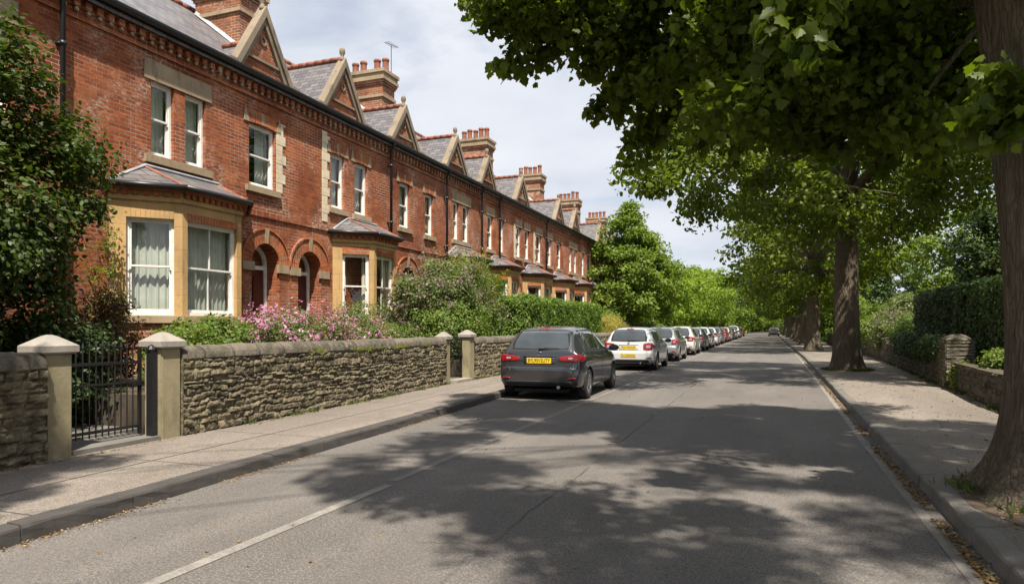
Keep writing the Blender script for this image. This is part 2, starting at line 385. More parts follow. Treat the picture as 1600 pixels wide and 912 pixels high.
def leaf_mat(name, c0, c1, c2=None, trans=.42, rough=.5):
    m, t, b = mat(name); a = t.nodes.new('ShaderNodeAttribute'); a.attribute_name = 'tone'
    c = mixc(t, a.outputs['Fac'], c0, c1)
    if c2: c = mixc(t, mth(t, 'GREATER_THAN', a.outputs['Fac'], .93), c, c2)
    nz = noise(t, pos(t), .7, 3)
    c = mixc(t, mth(t, 'MULTIPLY', ramp(t, nz, .35, .65), .45), c, mixc(t, 1, c, (.62,.72,.55), 'MULTIPLY'))
    t.links.new(c, b.inputs['Base Color']); b.inputs['Roughness'].default_value = rough; b.inputs['Specular IOR Level'].default_value = .35
    tl = t.nodes.new('ShaderNodeBsdfTranslucent'); t.links.new(mixc(t, 1, c, (1.35,1.5,.55), 'MULTIPLY'), tl.inputs[0])
    mx = t.nodes.new('ShaderNodeMixShader'); mx.inputs[0].default_value = trans
    t.links.new(b.outputs[0], mx.inputs[1]); t.links.new(tl.outputs[0], mx.inputs[2])
    t.links.new(mx.outputs[0], t.nodes['Material Output'].inputs[0]); return m
LF = dict(
 maple=leaf_mat('maple_leaf', (.060,.090,.008), (.165,.205,.018), trans=.46),
 laurel_shade=leaf_mat('laurel_shade_leaf', (.032,.052,.009), (.085,.12,.018), trans=.3),  # green darkened to stand in for the shadow on the tall shrub
 lime=leaf_mat('lime_leaf', (.13,.20,.02), (.25,.33,.035)),
 mid=leaf_mat('broad_leaf', (.095,.15,.018), (.21,.27,.038)),
 dark=leaf_mat('dark_leaf', (.025,.045,.012), (.06,.095,.022), trans=.25),
 far=leaf_mat('distant_leaf', (.055,.095,.032), (.10,.15,.05), trans=.3),
 hedge=leaf_mat('hedge_leaf', (.07,.13,.015), (.16,.24,.03), trans=.3),
 yew=leaf_mat('dark_hedge_leaf', (.028,.055,.013), (.07,.115,.025), trans=.2),
 shrub=leaf_mat('shrub_leaf', (.08,.135,.02), (.19,.26,.05), (.30,.24,.13)),
 mixed=leaf_mat('mixed_leaf', (.085,.12,.035), (.20,.24,.08), (.38,.30,.25)),
 yellow=leaf_mat('golden_leaf', (.22,.20,.03), (.42,.34,.06), (.5,.42,.25)),
 red=leaf_mat('reddish_leaf', (.10,.06,.035), (.17,.10,.06), (.28,.17,.12)),
 purple=leaf_mat('purple_grey_leaf', (.10,.075,.065), (.22,.17,.14), (.36,.28,.25)),
 pink=leaf_mat('pink_petal', (.42,.11,.28), (.60,.30,.48), (.68,.56,.58), trans=.3),
 ivy=leaf_mat('ivy_leaf', (.12,.15,.02), (.24,.26,.05), trans=.3),
 dead=leaf_mat('fallen_leaf', (.13,.075,.035), (.27,.17,.075), (.36,.27,.15), trans=.1),
 grass=leaf_mat('grass_blade', (.05,.08,.015), (.13,.16,.04), trans=.3))

# ------------------------------------------------------------------ leaves
def T_maple():
    half = [(0,0),(.16,.03),(.34,-.06),(.36,.12),(.56,.30),(.44,.42),(.34,.52),(.33,.68),(.18,.76),(0,1.0)]
    V = [(0,0,0),(0,1.0,-.22)]; F = []
    for sgn in (1, -1):
        ids = [0]
        for (x, y) in half[1:-1]:
            V.append((sgn*x, y, abs(x)*-.42-.10*y*y)); ids.append(len(V)-1)
        ids.append(1)
        F.append(ids if sgn > 0 else ids[::-1])
    return np.array(V), F
def T_oval(w=.32):
    V = [(0,0,0),(w,.42,-.08),(0,1,0),(-w,.42,-.08)]
    return np.array(V), [[0,1,2],[0,2,3]]
def T_leaf5():
    V = [(0,0,0),(.25,.2,-.06),(.30,.55,-.08),(0,1,-.02),(-.30,.55,-.08),(-.25,.2,-.06)]
    return np.array(V), [[0,1,2,3],[0,3,4,5]]
MAPLE, OVAL, LEAF5, BLADE = T_maple(), T_oval(), T_leaf5(), T_oval(.10)
def leaf_data(C, Nd, size, tmpl, rng, droop=.3):
    n = len(C); V0, F0 = tmpl
    Nd = Nd/np.maximum(np.linalg.norm(Nd, axis=1, keepdims=True), 1e-6)
    t = rng.normal(size=(n,3)); t[:,2] -= droop
    t -= Nd*np.sum(t*Nd, axis=1, keepdims=True); t /= np.maximum(np.linalg.norm(t, axis=1, keepdims=True), 1e-6)
    b = np.cross(t, Nd)
    s = size.reshape(-1,1,1)
    V = C[:,None,:] + s*(V0[None,:,0:1]*b[:,None,:] + V0[None,:,1:2]*t[:,None,:] + V0[None,:,2:3]*Nd[:,None,:])
    return V
def leaf_obj(name, C, Nd, size, tmpl, m, parent=None, seed=1, droop=.3, tone=None):
    rng = np.random.default_rng(seed); n = len(C); V0, F0 = tmpl; k = len(V0)
    V = leaf_data(C, Nd, size, tmpl, rng, droop).reshape(-1,3)
    lt = [len(f) for f in F0]; fl = np.concatenate([np.array(f) for f in F0]); L = len(fl)
    loops = (fl[None,:] + (np.arange(n)*k)[:,None]).ravel()
    tot = np.tile(lt, n); start = np.concatenate([[0], np.cumsum(tot)[:-1]])
    me = bpy.data.meshes.new(name); me.vertices.add(len(V)); me.vertices.foreach_set('co', V.astype(np.float32).ravel())
    me.loops.add(len(loops)); me.loops.foreach_set('vertex_index', loops.astype(np.int32))
    me.polygons.add(len(tot)); me.polygons.foreach_set('loop_start', start.astype(np.int32)); me.polygons.foreach_set('loop_total', tot.astype(np.int32))
    me.update(calc_edges=True)
    a = me.attributes.new('tone', 'FLOAT', 'FACE')
    tv = rng.random(n) if tone is None else tone
    a.data.foreach_set('value', np.repeat(tv, len(lt)).astype(np.float32))
    me.materials.append(m)
    o = bpy.data.objects.new(name, me); COL.objects.link(o)
    if parent is not None: o.parent = parent
    return o
def clusters_ellipsoid(c, r, n, rng, inner=.35, cut=.0, nscale=.45, zmin=None, flat_bottom=0.):
    out = []
    while len(out) < n:
        m = n*3
        d = rng.normal(size=(m,3)); d /= np.linalg.norm(d, axis=1, keepdims=True)
        u = (inner**3+(1-inner**3)*rng.random(m))**(1/3.)
        bulge = .80+.42*fbm(d*2.1+c, 11)
        P = d*(u*bulge)[:,None]
        if flat_bottom: P[:,2] = np.where(P[:,2] < 0, P[:,2]*flat_bottom, P[:,2])
        P = P*np.array(r)+np.array(c)
        keep = fbm(P*nscale+31, 5) > cut
        if zmin is not None: keep &= P[:,2] > zmin
        out += list(P[keep])
    return np.array(out[:n])
def foliage(name, CL, cr, per, size, tmpl, m, parent, centre, seed=1, up=.7, outw=.5, rnd=.5, squash=.65, droop=.3, sizevar=.25, trange=(0,1)):
    rng = np.random.default_rng(seed); n = len(CL)
    crr = cr*(.7+.6*rng.random(n)); cnt = per
    C = np.repeat(CL, cnt, axis=0); rr = np.repeat(crr, cnt)
    d = rng.normal(size=C.shape); d /= np.linalg.norm(d, axis=1, keepdims=True); u = rng.random(len(C))**.45
    off = d*(u*rr)[:,None]; off[:,2] *= squash
    P = C+off
    cc = np.array(centre); ow = C-cc; ow /= np.maximum(np.linalg.norm(ow, axis=1, keepdims=True), .01)
    Nd = np.zeros_like(P); Nd[:,2] = up; Nd += ow*outw+d*.35+rng.normal(size=P.shape)*rnd
    ct = np.repeat(rng.random(n), cnt); tone = np.clip(trange[0]+(trange[1]-trange[0])*(.5*ct+.5*rng.random(len(P))), 0, 1)
    hi = rng.random(len(P)) > .93
    tone = np.where(hi, .96, tone*.92)
    sz = size*(1-sizevar+2*sizevar*rng.random(len(P)))
    return leaf_obj(name, P, Nd, sz, tmpl, m, parent, seed+5, droop, tone)
def trunk_mesh(name, parent, r, h, flare=.9, lean=(0,0), limbs=(), seed=0, n=28, lobes=5, taper=.8, rings=30):
    rng = random.Random(seed); mb = MB(); V = []; F = []
    ph = rng.random()*6
    for i in range(rings+1):
        f = i/rings; z = h*f**1.6
        fl = flare*(.75*math.exp(-z/.22)+.42*math.exp(-z/.85))
        for k in range(n):
            a = 2*math.pi*k/n
            rad = r*((1-(1-taper)*f)+fl*(.75+.35*math.sin(lobes*a+ph))+.035*math.sin(3*a+z*1.1+ph)+.02*math.sin(7*a-z*2))
            V.append((lean[0]*f**3+rad*math.cos(a), lean[1]*f**3+rad*math.sin(a), z-.06*(i == 0)))
    for i in range(rings):
        for k in range(n):
            k2 = (k+1) % n; F.append((i*n+k, i*n+k2, (i+1)*n+k2, (i+1)*n+k))
    mb.add(V, F)
    for (P, Rr) in limbs: mb.tube(P, Rr, 9)
    return mb.build(name, BARK, parent, smooth=True)
def limb(p0, p1, r0, r1, rng, n=6, sag=.12):
    p0 = Vector(p0); p1 = Vector(p1); L = (p1-p0).length; P = []; Rr = []
    for i in range(n+1):
        f = i/n; p = p0.lerp(p1, f); p.z += L*sag*math.sin(math.pi*f)
        j = Vector((rng.uniform(-1,1), rng.uniform(-1,1), rng.uniform(-1,1)))*L*.03*(0 < i < n)
        P.append(p+j); Rr.append(r0+(r1-r0)*f)
    return P, Rr
def crown_limbs(CL, top, rng, base_r, nmain=8, ntw=60):
    out = []; idx = rng.sample(range(len(CL)), min(len(CL), nmain+ntw)); mains = []
    ctr = Vector(top)
    for k, i in enumerate(idx[:nmain]):
        c = Vector(CL[i]); q = ctr.lerp(c, .8); z0 = ctr.z*rng.uniform(.78, 1.0); s = Vector((ctr.x*z0/ctr.z, ctr.y*z0/ctr.z, z0))
        L = limb(s, q, base_r*rng.uniform(.35,.6), base_r*.10, rng); out.append(L); mains.append(L[0])
    out.append(limb(ctr-Vector((0,0,.3)), ctr+Vector((rng.uniform(-.5,.5), rng.uniform(-.5,.5), 4)), base_r*.72, base_r*.15, rng, sag=0)); mains.append(out[-1][0])
    for i in idx[nmain:]:
        c = Vector(CL[i]); best = min((p for m in mains for p in m[2:]), key=lambda p: (p-c).length)
        out.append(limb(best, c, base_r*.09, base_r*.03, rng, 4, .05))
    return out

# ================================================================== SETTING
def structure(o): o['kind'] = 'structure'; return o
def sheet(name, pts, z, m):
    o = mesh_from(name, [(x, y, z) for x, y in pts], [tuple(range(len(pts)))], [m]); return structure(o)
YN, YF = -14, 330
KL = [(-14,-4.55),(0,-4.72),(3,-4.84),(5,-4.96),(8,-5.08),(13,-5.30),(20,-5.42),(30,-5.45),(YF,-5.45)]
def kxl(y): return float(np.interp(y, [a for a, b in KL], [b for a, b in KL]))
def kxr(y): return float(np.interp(y, [-14,10,35,YF], [1.22,1.34,1.60,1.60]))
def wxl(y): return float(np.interp(y, [-14,4,7,10,15,20,YF], [-6.9,-6.9,-6.97,-7.02,-7.3,-7.22,-7.2]))
def wxr(y): return float(np.interp(y, [-14,14,17,20,26,34,YF], [3.55,3.62,3.85,3.92,4.25,4.5,4.5]))
sheet('ground', [(-700,-300),(700,-300),(700,1500),(-700,1500)], -.02, GRASSG)
ys = sorted(set([YN]+[a for a, b in KL]+list(np.arange(-12, 60, 2.))+[YF]))
ys = [y for y in ys if YN <= y <= YF]
def ribbon(name, fx0, fx1, z, m, y0=YN, y1=YF, step=None):
    yy = [y for y in (ys if step is None else list(np.arange(y0, y1, step))+[y1]) if y0 <= y <= y1]
    if yy[0] > y0: yy.insert(0, y0)
    V = []; F = []
    for y in yy: V += [(fx0(y), y, z), (fx1(y), y, z)]
    for i in range(len(yy)-1): F.append((2*i, 2*i+1, 2*i+3, 2*i+2))
    return structure(mesh_from(name, V, F, [m]))
ribbon('road', kxl, kxr, 0, ROADM)
ribbon('pavement', lambda y: wxl(y)-.15, lambda y: kxl(y)-.17, .12, PAVL)
ribbon('pavement', lambda y: kxr(y)+.14, lambda y: wxr(y)+.15, .12, PAVR)
# slab joints of the left pavement : one long seam and cross seams, sunk strips of grit
mb = MB()
for y in np.arange(-4, 60, .5):
    a = lambda t: kxl(t)-.17-(-wxl(t)+kxl(t))*.42
    mb.add([(a(y)-.008,y,.1235),(a(y)+.008,y,.1235),(a(y+.5)+.008,y+.5,.1235),(a(y+.5)-.008,y+.5,.1235)], [(0,1,2,3)])
for y in np.arange(-4, 60, 1.83):
    mb.add([(wxl(y),y,.1236),(kxl(y)-.17,y+.03,.1236),(kxl(y)-.17,y+.04,.1236),(wxl(y),y+.01,.1236)], [(0,1,2,3)])
GRIT = simple('joint_grit', (.085,.075,.062), .95, nscale=9, namt=.4)
structure(mb.build('pavement_joint', GRIT))
# kerbs
def kerb(name, fx, side, m, L=.92, w=.16, y0=-12, y1=120, lip=.125):
    rng = random.Random(3); mb = MB(); y = y0
    while y < y1:
        ln = L*rng.uniform(.85,1.1); j = rng.uniform(-.006,.006); jz = rng.uniform(-.004,.005)
        a, b_ = y+.004, y+ln-.004; sub = 5 if y < 20 else 1
        prof = [(-.006,-.02),(0,.05),(.003,.100),(.012,.117),(.030,lip),(w,lip+.002),(w,-.02)]
        V = []; F = []
        for i in range(sub+1):
            t = a+(b_-a)*i/sub
            for (px, pz) in prof:
                n_ = (rng.random()-.5)*.010 if 0 < pz < lip+.001 and y < 20 else 0
                V.append((fx(t)+side*(px+j)+n_*side, t, pz+(jz if pz > 0 else 0)+n_*.6))
        K = len(prof)
        for i in range(sub):
            for k in range(K-1):
                f = (i*K+k, (i+1)*K+k, (i+1)*K+k+1, i*K+k+1); F.append(f if side > 0 else f[::-1])
        F.append(tuple(range(K))); F.append(tuple(sub*K+k for k in range(K))[::-1])
        mb.add(V, F); y += ln
    # beyond : one run
    mb.box(min(fx(y1), fx(y1)+side*w), max(fx(y1), fx(y1)+side*w), y, YF, -.02, lip)
    return structure(mb.build(name, m))
kerb('kerb', kxl, -1, KERBM)
kerb('kerb', kxr, 1, KERBR, L=.9, w=.14)
# painted lines
ribbon('bay_marking', lambda y: -3.47, lambda y: -3.37, .004, PAINTF, 5.7, 150, .5)
ribbon('bay_marking', lambda y: -3.42, lambda y: -3.32, .0045, PAINT, 2.0, 5.55, .5)
ribbon('edge_marking', lambda y: kxr(y)-.21, lambda y: kxr(y)-.12, .0042, PAINTF, -2, 10.5, .5)
ribbon('edge_marking', lambda y: kxr(y)-.21, lambda y: kxr(y)-.12, .0046, PAINT, 10.5, 160, .5)
# a dull patch of relaid asphalt and earth pits round the trees
EARTH = simple('tree_pit_earth', (.085,.06,.042), .95, nscale=8, namt=.5, bmp=.6)
GZ = .62
def soil(name, x0, x1, y0, y1, z):
    n = 24; V = []; F = []
    for i in range(n+1):
        for j in range(7):
            y = y0+(y1-y0)*i/n; x = x0(y)+(x1(y)-x0(y))*j/6
            V.append((x, y, z+.02*math.sin(x*3+y*1.7)))
    for i in range(n):
        for j in range(6): F.append((i*7+j, i*7+j+1, (i+1)*7+j+1, (i+1)*7+j))
    rim = [j for j in range(7)]+[i*7+6 for i in range(1, n+1)]+[n*7+j for j in range(5, -1, -1)]+[i*7 for i in range(n-1, 0, -1)]
    b = len(V); V += [(V[k][0], V[k][1], -.05) for k in rim]; m_ = len(rim)
    for k in range(m_): F.append((rim[k], b+k, b+(k+1)%m_, rim[(k+1)%m_]))
    return structure(mesh_from(name, V, F, [SOIL]))
soil('garden_soil', lambda y: -10.99, lambda y: wxl(y)-.2, -6, 5.0, GZ)
soil('garden_soil', lambda y: -10.99, lambda y: wxl(y)-.2, 6.42, 15.0, GZ)
soil('garden_soil', lambda y: -10.99, lambda y: wxl(y)-.2, 15.95, 56, GZ)
soil('garden_soil', lambda y: wxr(y)+.25, lambda y: 12.9, 12, 60, .35)
mb = MB()
mb.box(-7.6,-6.97,5.06,6.17,0,.17); mb.box(-10.9,-7.6,5.2,6.4,0,.20)
structure(mb.build('path', KERBR))
mb = MB(); mb.box(-8.3,-7.15,15.0,15.9,0,.19); mb.box(-10.9,-8.3,15.0,15.95,0,.4)
structure(mb.build('path', CAPST))

# ================================================================== HOUSES
FX = -11.0
def frame_of(P, Q):
    """wall frame from P to Q (plan), outward normal on the right of P->Q"""
    dx_, dy_ = Q[0]-P[0], Q[1]-P[1]; L = math.hypot(dx_, dy_)
    return ((P[0], P[1]), (dx_/L, dy_/L), (dy_/L, -dx_/L)), L
def panel(mb, fr, u0, u1, z0, z1, holes, depth=.14, m=0, mr=0, arches=()):
    """wall sheet with rectangular holes (ua,ub,za,zb) and their reveals; arches are (uc,r,zspring,zbase,depth)"""
    O, U, Nn = fr
    P = lambda u, n, z: (O[0]+U[0]*u+Nn[0]*n, O[1]+U[1]*u+Nn[1]*n, z)
    H = list(holes)+[(c-r, c+r, zb, zs+r) for (c, r, zs, zb, d) in arches]
    us = sorted(set([u0, u1]+[h[0] for h in H]+[h[1] for h in H])); us = [u for u in us if u0 <= u <= u1]
    zs_ = sorted(set([z0, z1]+[h[2] for h in H]+[h[3] for h in H])); zs_ = [z for z in zs_ if z0 <= z <= z1]
    for i in range(len(us)-1):
        for j in range(len(zs_)-1):
            cu, cz = (us[i]+us[i+1])/2, (zs_[j]+zs_[j+1])/2
            if any(h[0] < cu < h[1] and h[2] < cz < h[3] for h in H): continue
            mb.add([P(us[i],0,zs_[j]), P(us[i+1],0,zs_[j]), P(us[i+1],0,zs_[j+1]), P(us[i],0,zs_[j+1])], [(0,1,2,3)], m)
    for (a, b_, c, d) in holes:
        for (q, r_) in (((a,c),(a,d)), ((b_,d),(b_,c)), ((a,d),(b_,d)), ((b_,c),(a,c))):
            mb.add([P(q[0],0,q[1]), P(r_[0],0,r_[1]), P(r_[0],-depth,r_[1]), P(q[0],-depth,q[1])], [(0,1,2,3)], mr)
    for (c, r, zs, zb, d) in arches:
        n = 16; A = [(c-r*math.cos(math.pi*k/n), zs+r*math.sin(math.pi*k/n)) for k in range(n+1)]
        for k in range(n):
            (ua, za), (ub, zb_) = A[k], A[k+1]
            mb.add([P(ua,0,za), P(ub,0,zb_), P(ub,0,zs+r), P(ua,0,zs+r)], [(0,1,2,3)], m)
            mb.add([P(ua,0,za), P(ub,0,zb_), P(ub,-d,zb_), P(ua,-d,za)], [(0,3,2,1)], mr)
        for s in (-1, 1):
            u = c+s*r
            mb.add([P(u,0,zb), P(u,0,zs), P(u,-d,zs), P(u,-d,zb)], [(0,1,2,3)], mr)
        mb.add([P(c-r,0,zb), P(c+r,0,zb), P(c+r,-d,zb), P(c-r,-d,zb)], [(0,1,2,3)], mr)
def sash(parent, fr, ua, ub, za, zb, nback=-.10, curtain='net', bars=0, wide=.045):
    """sash window : frame (two sashes, upper one in front), glass and curtain are sub-parts"""
    zm = (za+zb)/2+.01; mb = MB(); w = wide
    mb.fbox(fr, ua, ua+w, nback-.07, nback+.02, za, zb); mb.fbox(fr, ub-w, ub, nback-.07, nback+.02, za, zb)
    mb.fbox(fr, ua+w, ub-w, nback-.07, nback+.018, zb-w, zb); mb.fbox(fr, ua+w, ub-w, nback-.07, nback+.03, za, za+w*1.3)
    for (z0, z1, n0, n1) in ((zm-.012, zb-w, nback-.032, nback+.006), (za+w*1.3, zm+.018, nback-.066, nback-.034)):
        s = .036
        mb.fbox(fr, ua+w, ua+w+s, n0, n1, z0, z1); mb.fbox(fr, ub-w-s, ub-w, n0, n1, z0, z1)
        mb.fbox(fr, ua+w+s, ub-w-s, n0, n1-.002, z1-s, z1); mb.fbox(fr, ua+w+s, ub-w-s, n0, n1-.002, z0, z0+s+(.02 if z0 < zm-.1 else 0))
        for k in range(bars):
            uc = ua+(ub-ua)*(k+1)/(bars+1); mb.fbox(fr, uc-.011, uc+.011, n0, n1-.004, z0+s, z1-s)
    for s_ in (ua+w, ub-w-.03):   # sash horns
        mb.fbox(fr, s_, s_+.03, nback-.030, nback+.004, zm-.06, zm-.013)
    f = mb.build('window', WHITE, parent)
    O, U, Nn = fr; g = MB()
    for (n0, z0, z1) in ((nback-.014, zm, zb-w-.03), (nback-.048, za+w+.04, zm)):
        g.add([(O[0]+U[0]*u+Nn[0]*n0, O[1]+U[1]*u+Nn[1]*n0, z) for (u, z) in ((ua+w+.03,z0),(ub-w-.03,z0),(ub-w-.03,z1),(ua+w+.03,z1))], [(0,1,2,3)])
    g.build('glass', GLASS, f)
    def wavy(a, b_, n0, m, amp=.018, name='curtain'):
        V = []; F = []; n = max(10, int((b_-a)/.012))
        ph = a*7
        for i in range(n+1):
            u = a+(b_-a)*i/n; d = n0+amp*(math.sin(u*58+ph)+.5*math.sin(u*97+2*ph))
            for z in (za, (za+zb)/2, zb):
                V.append((O[0]+U[0]*u+Nn[0]*d, O[1]+U[1]*u+Nn[1]*d, z))
        for i in range(n):
            for j in range(2): F.append((i*3+j, i*3+3+j, i*3+4+j, i*3+1+j))
        mesh_from(name, V, F, [m], f, smooth=True)
    if curtain == 'net': wavy(ua, ub, nback-.17, CURT)
    elif curtain == 'half': wavy(ua, ua+(ub-ua)*.30, nback-.19, CURT2); wavy(ub-(ub-ua)*.42, ub, nback-.19, CURT)
    elif curtain == 'sides': wavy(ua-.05, ua+(ub-ua)*.2, nback-.19, CURT2); wavy(ub-(ub-ua)*.2, ub+.05, nback-.19, CURT2)
    return f
def door_in(parent, fr, c, r, zs, zb, depth):
    mb = MB(); n = -depth+.05
    mb.fbox(fr, c-r, c-r+.09, n-.03, n+.05, zb, zs); mb.fbox(fr, c+r-.09, c+r, n-.03, n+.05, zb, zs); mb.fbox(fr, c-r+.09, c+r-.09, n-.03, n+.052, zs-.13, zs-.04)
    O, U, Nn = fr; P = lambda u, nn, z: (O[0]+U[0]*u+Nn[0]*nn, O[1]+U[1]*u+Nn[1]*nn, z)
    K = 14; V = []; F = []
    for k in range(K+1):
        a = math.pi*k/K
        for rr in (r, r-.075):
            for nn in (n-.03, n+.05): V.append(P(c-rr*math.cos(a), nn, zs+rr*math.sin(a)))
    for k in range(K):
        b = 4*k
        F += [(b+1,b+5,b+7,b+3), (b+3,b+7,b+6,b+2)]
    mb.add(V, F)
    fr_ = mb.build('door_frame', WHITE, parent)
    d = MB(); d.fbox(fr, c-r+.09, c+r-.09, n-.02, n+.01, zb, zs-.13)
    for (a, b_, z0, z1) in ((-.8,-.06,.08,.42),(.06,.8,.08,.42),(-.8,-.06,.5,.92),(.06,.8,.5,.92)):
        H = zs-.13-zb; w = r-.09
        d.fbox(fr, c+a*w, c+b_*w, n+.01, n+.028, zb+z0*H, zb+z1*H)
    dd = d.build('door', DOORM, parent)
    brass = simple('brass', (.5,.36,.12), .3, 1) if 'brass' not in bpy.data.materials else bpy.data.materials['brass']
    MB().fbox(fr, c+r-.2, c+r-.17, n+.028, n+.07, zb+.95, zb+1.07).build('handle', brass, dd)
    MB().fbox(fr, c-.13, c+.13, n+.028, n+.04, zb+.98, zb+1.03).build('letter_box', brass, dd)
    g = MB(); V = [P(c, n, zs-.04)]+[P(c-(r-.06)*math.cos(math.pi*k/K), n, zs-.04+(r-.03)*math.sin(math.pi*k/K)) for k in range(K+1)]
    g.add(V, [(0,k+2,k+1) for k in range(K)]); g.build('fanlight', GLASS, dd)
def voussoirs(mb, fr, c, r, zs, th=.30, n=17, mk=1):
    O, U, Nn = fr; P = lambda u, nn, z: (O[0]+U[0]*u+Nn[0]*nn, O[1]+U[1]*u+Nn[1]*nn, z)
    for k in range(n):
        a0 = math.pi*(k+.04)/n; a1 = math.pi*(k+.96)/n; key = (k == n//2)
        r1 = r+th*(1.18 if key else 1); pr_ = .055 if key else .022; m = 0 if key else 1
        V = []
        for nn in (0, pr_):
            for (a, rr) in ((a0, r-.002), (a1, r-.002), (a1, r1), (a0, r1)): V.append(P(c-rr*math.cos(a), nn, zs+rr*math.sin(a)))
        mb.add(V, [(4,5,6,7),(0,1,5,4),(1,2,6,5),(2,3,7,6),(3,0,4,7)], m)
def arc_strip(mb, fr, c, r, zs, w=.045, pr_=.05, n=20, m=1):
    O, U, Nn = fr; P = lambda u, nn, z: (O[0]+U[0]*u+Nn[0]*nn, O[1]+U[1]*u+Nn[1]*nn, z); V = []; F = []
    for k in range(n+1):
        a = math.pi*k/n
        for (rr, nn) in ((r, 0), (r, pr_), (r+w, pr_), (r+w, 0)): V.append(P(c-rr*math.cos(a), nn, zs+rr*math.sin(a)))
    for k in range(n):
        for q in range(3): F.append((4*k+q, 4*k+q+1, 4*k+q+5, 4*k+q+4))
    mb.add(V, F, m)
EAV = 7.16; TP = .7536; RDG = 4.1
ZF = .7
def rect_extras(mb, fr, ua, ub, za, zb, style):
    """lintel, sill for window opening : material 0 stone,1 rubbed brick"""
    if style == 'stone':
        mb.fbox(fr, ua-.14, ub+.14, .002, .022, zb, zb+.34, 0)
    elif style == 'arch':
        n = 9; O, U, Nn = fr; P = lambda u, nn, z: (O[0]+U[0]*u+Nn[0]*nn, O[1]+U[1]*u+Nn[1]*nn, z)
        w = (ub-ua)
        for k in range(n):
            a, b_ = (k+.03)/n, (k+.97)/n
            def pt(f, t, nn): # fan
                u = ua+w*f+(f-.5)*.26*t; return P(u, nn, zb+t*.30+.03*math.sin(math.pi*f)*(1-t))
            V = [pt(a,0,.001), pt(b_,0,.001), pt(b_,1,.001), pt(a,1,.001), pt(a,0,.02), pt(b_,0,.02), pt(b_,1,.02), pt(a,1,.02)]
            mb.add(V, [(4,5,6,7),(0,1,5,4),(1,2,6,5),(2,3,7,6),(3,0,4,7)], 0 if k == n//2 else 1)
        for s in (-1, 1):
            u0 = (ua if s < 0 else ub); V = []
            for nn in (.001, .026):
                V += [P(u0-s*.0, nn, zb), P(u0+s*.17, nn, zb), P(u0+s*.17, nn, zb+.12), P(u0+s*.135, nn, zb+.34)]
            mb.add(V, [(4,5,6,7),(0,1,5,4),(1,2,6,5),(2,3,7,6),(3,0,4,7)], 0)
def quoin(mb, fr, u, z0, z1, w=.22, tooth=.10, m=2, side=1):
    z = z0; k = 0; rr = random.Random(int(u*100))
    while z < z1-.02:
        h = min(.23, z1-z); ww = w+(tooth if k % 2 else 0)+rr.uniform(-.02,.02)
        a, b_ = (u, u+ww) if side > 0 else (u-ww, u)
        mb.fbox(fr, a, b_, .003, .016+.004*(k % 2), z+.004, z+h-.004, m); z += h; k += 1
def bay(H, y0, y1, proj, cnr, sillz, headz, eave, ox, matw, curtain, detail=True, bars_front=1):
    """canted bay ; H house empty (local x = world x - FX)"""
    A, B, C, D = (0, y0), (proj, y0+cnr), (proj, y1-cnr), (0, y1)
    segs = [(A,B),(B,C),(C,D)]
    wall = MB(); base = MB(); roof = MB(); trim = MB()
    b = None
    frs = [frame_of(p, q) for p, q in segs]
    wins = []
    for i, (fr, L) in enumerate(frs):
        pa = .26 if i != 1 else .12
        pb = .14 if i == 0 else (.12 if i == 1 else .26)
        if i == 2: pa, pb = .14, .26
        hole = (pa, L-pb, sillz, headz)
        panel(wall, fr, 0, L, sillz-.02, eave-.05, [hole], .16, 0, 0)
        # little brick flat arch over each light
        n = max(6, int((L-pa-pb)/.075)); w = L-pa-pb
        for k in range(n):
            wall.fbox(fr, pa+w*(k+.05)/n, pa+w*(k+.95)/n, .001, .014, headz-.002, headz+(.14 if curtain == 'net' else .20), 0 if curtain == 'net' and i == 0 else 1)
        # dentil cornice
        nd = int(L/.15)
        for k in range(nd): wall.fbox(fr, L*(k+.15)/nd, L*(k+.72)/nd, .004, .075, eave-.20, eave-.115, 2)
        wall.fbox(fr, -.02, L+.02, .003, .035, eave-.29, eave-.205, 0)
        wall.fbox(fr, -.03, L+.03, .003, .10, eave-.112, eave-.055, 2)
        wins.append((fr, hole, i))
    bb = wall.build('bay_window', [matw, BRUB, BRUB if matw is SAND else CREAM], H)
    for fr, L in frs: base.fbox(fr, -.03, L+.03, -.18, .075, sillz-.14, sillz-.022, 0)
    base.build('sill', SANDP, bb)
    pl = MB()
    for fr, L in frs: panel(pl, fr, 0, L, 0, sillz-.14, [], m=0)
    pl.build('bay_base', BR[1], bb)
    # roof
    e = .13
    def off(d): 
        t = math.atan2(cnr, proj)
        k = d*math.tan((math.pi/2-math.atan2(cnr, proj))/2) if False else d*.42
        return [(0, y0-d*1.15), (proj+d, y0+cnr-k), (proj+d, y1-cnr+k), (0, y1+d*1.15)]
    P = off(e); zt = eave+.43; T0, T1 = (0.02, y0+cnr*.82), (0.02, y1-cnr*.82)
    V = [(p[0], p[1], eave) for p in P]+[(T0[0], T0[1], zt), (T1[0], T1[1], zt)]+[(p[0], p[1], eave-.05) for p in P]
    roof.add(V, [(0,1,4), (1,2,5,4), (2,3,5), (6,7,1,0), (7,8,2,1), (8,9,3,2), (9,8,7,6)], 0)
    rr = roof.build('bay_roof', [SLATE], H)
    fl = MB()
    fl.tube([V[1], V[4]], .032, 6, 1); fl.tube([V[2], V[5]], .032, 6, 1)
    fl.tube([(0.03, y0-.02, eave+.04), (0.04, T0[1], zt+.02), (0.04, T1[1], zt+.02), (.03, y1+.02, eave+.04)], .035, 6, 0)
    fl.build('flashing', [LEAD, TERRA], rr)
    g = MB(); Q = off(e+.06)
    for i in range(3):
        g.tube([(Q[i][0], Q[i][1], eave-.03), (Q[i+1][0], Q[i+1][1], eave-.03)], .052, 8)
    g.build('gutter', GUTTER, H, smooth=True)
    for fr, hole, i in wins:
        sash(bb, fr, *hole, nback=-.10, curtain=curtain, bars=bars_front if i == 1 else 0)
    return bb
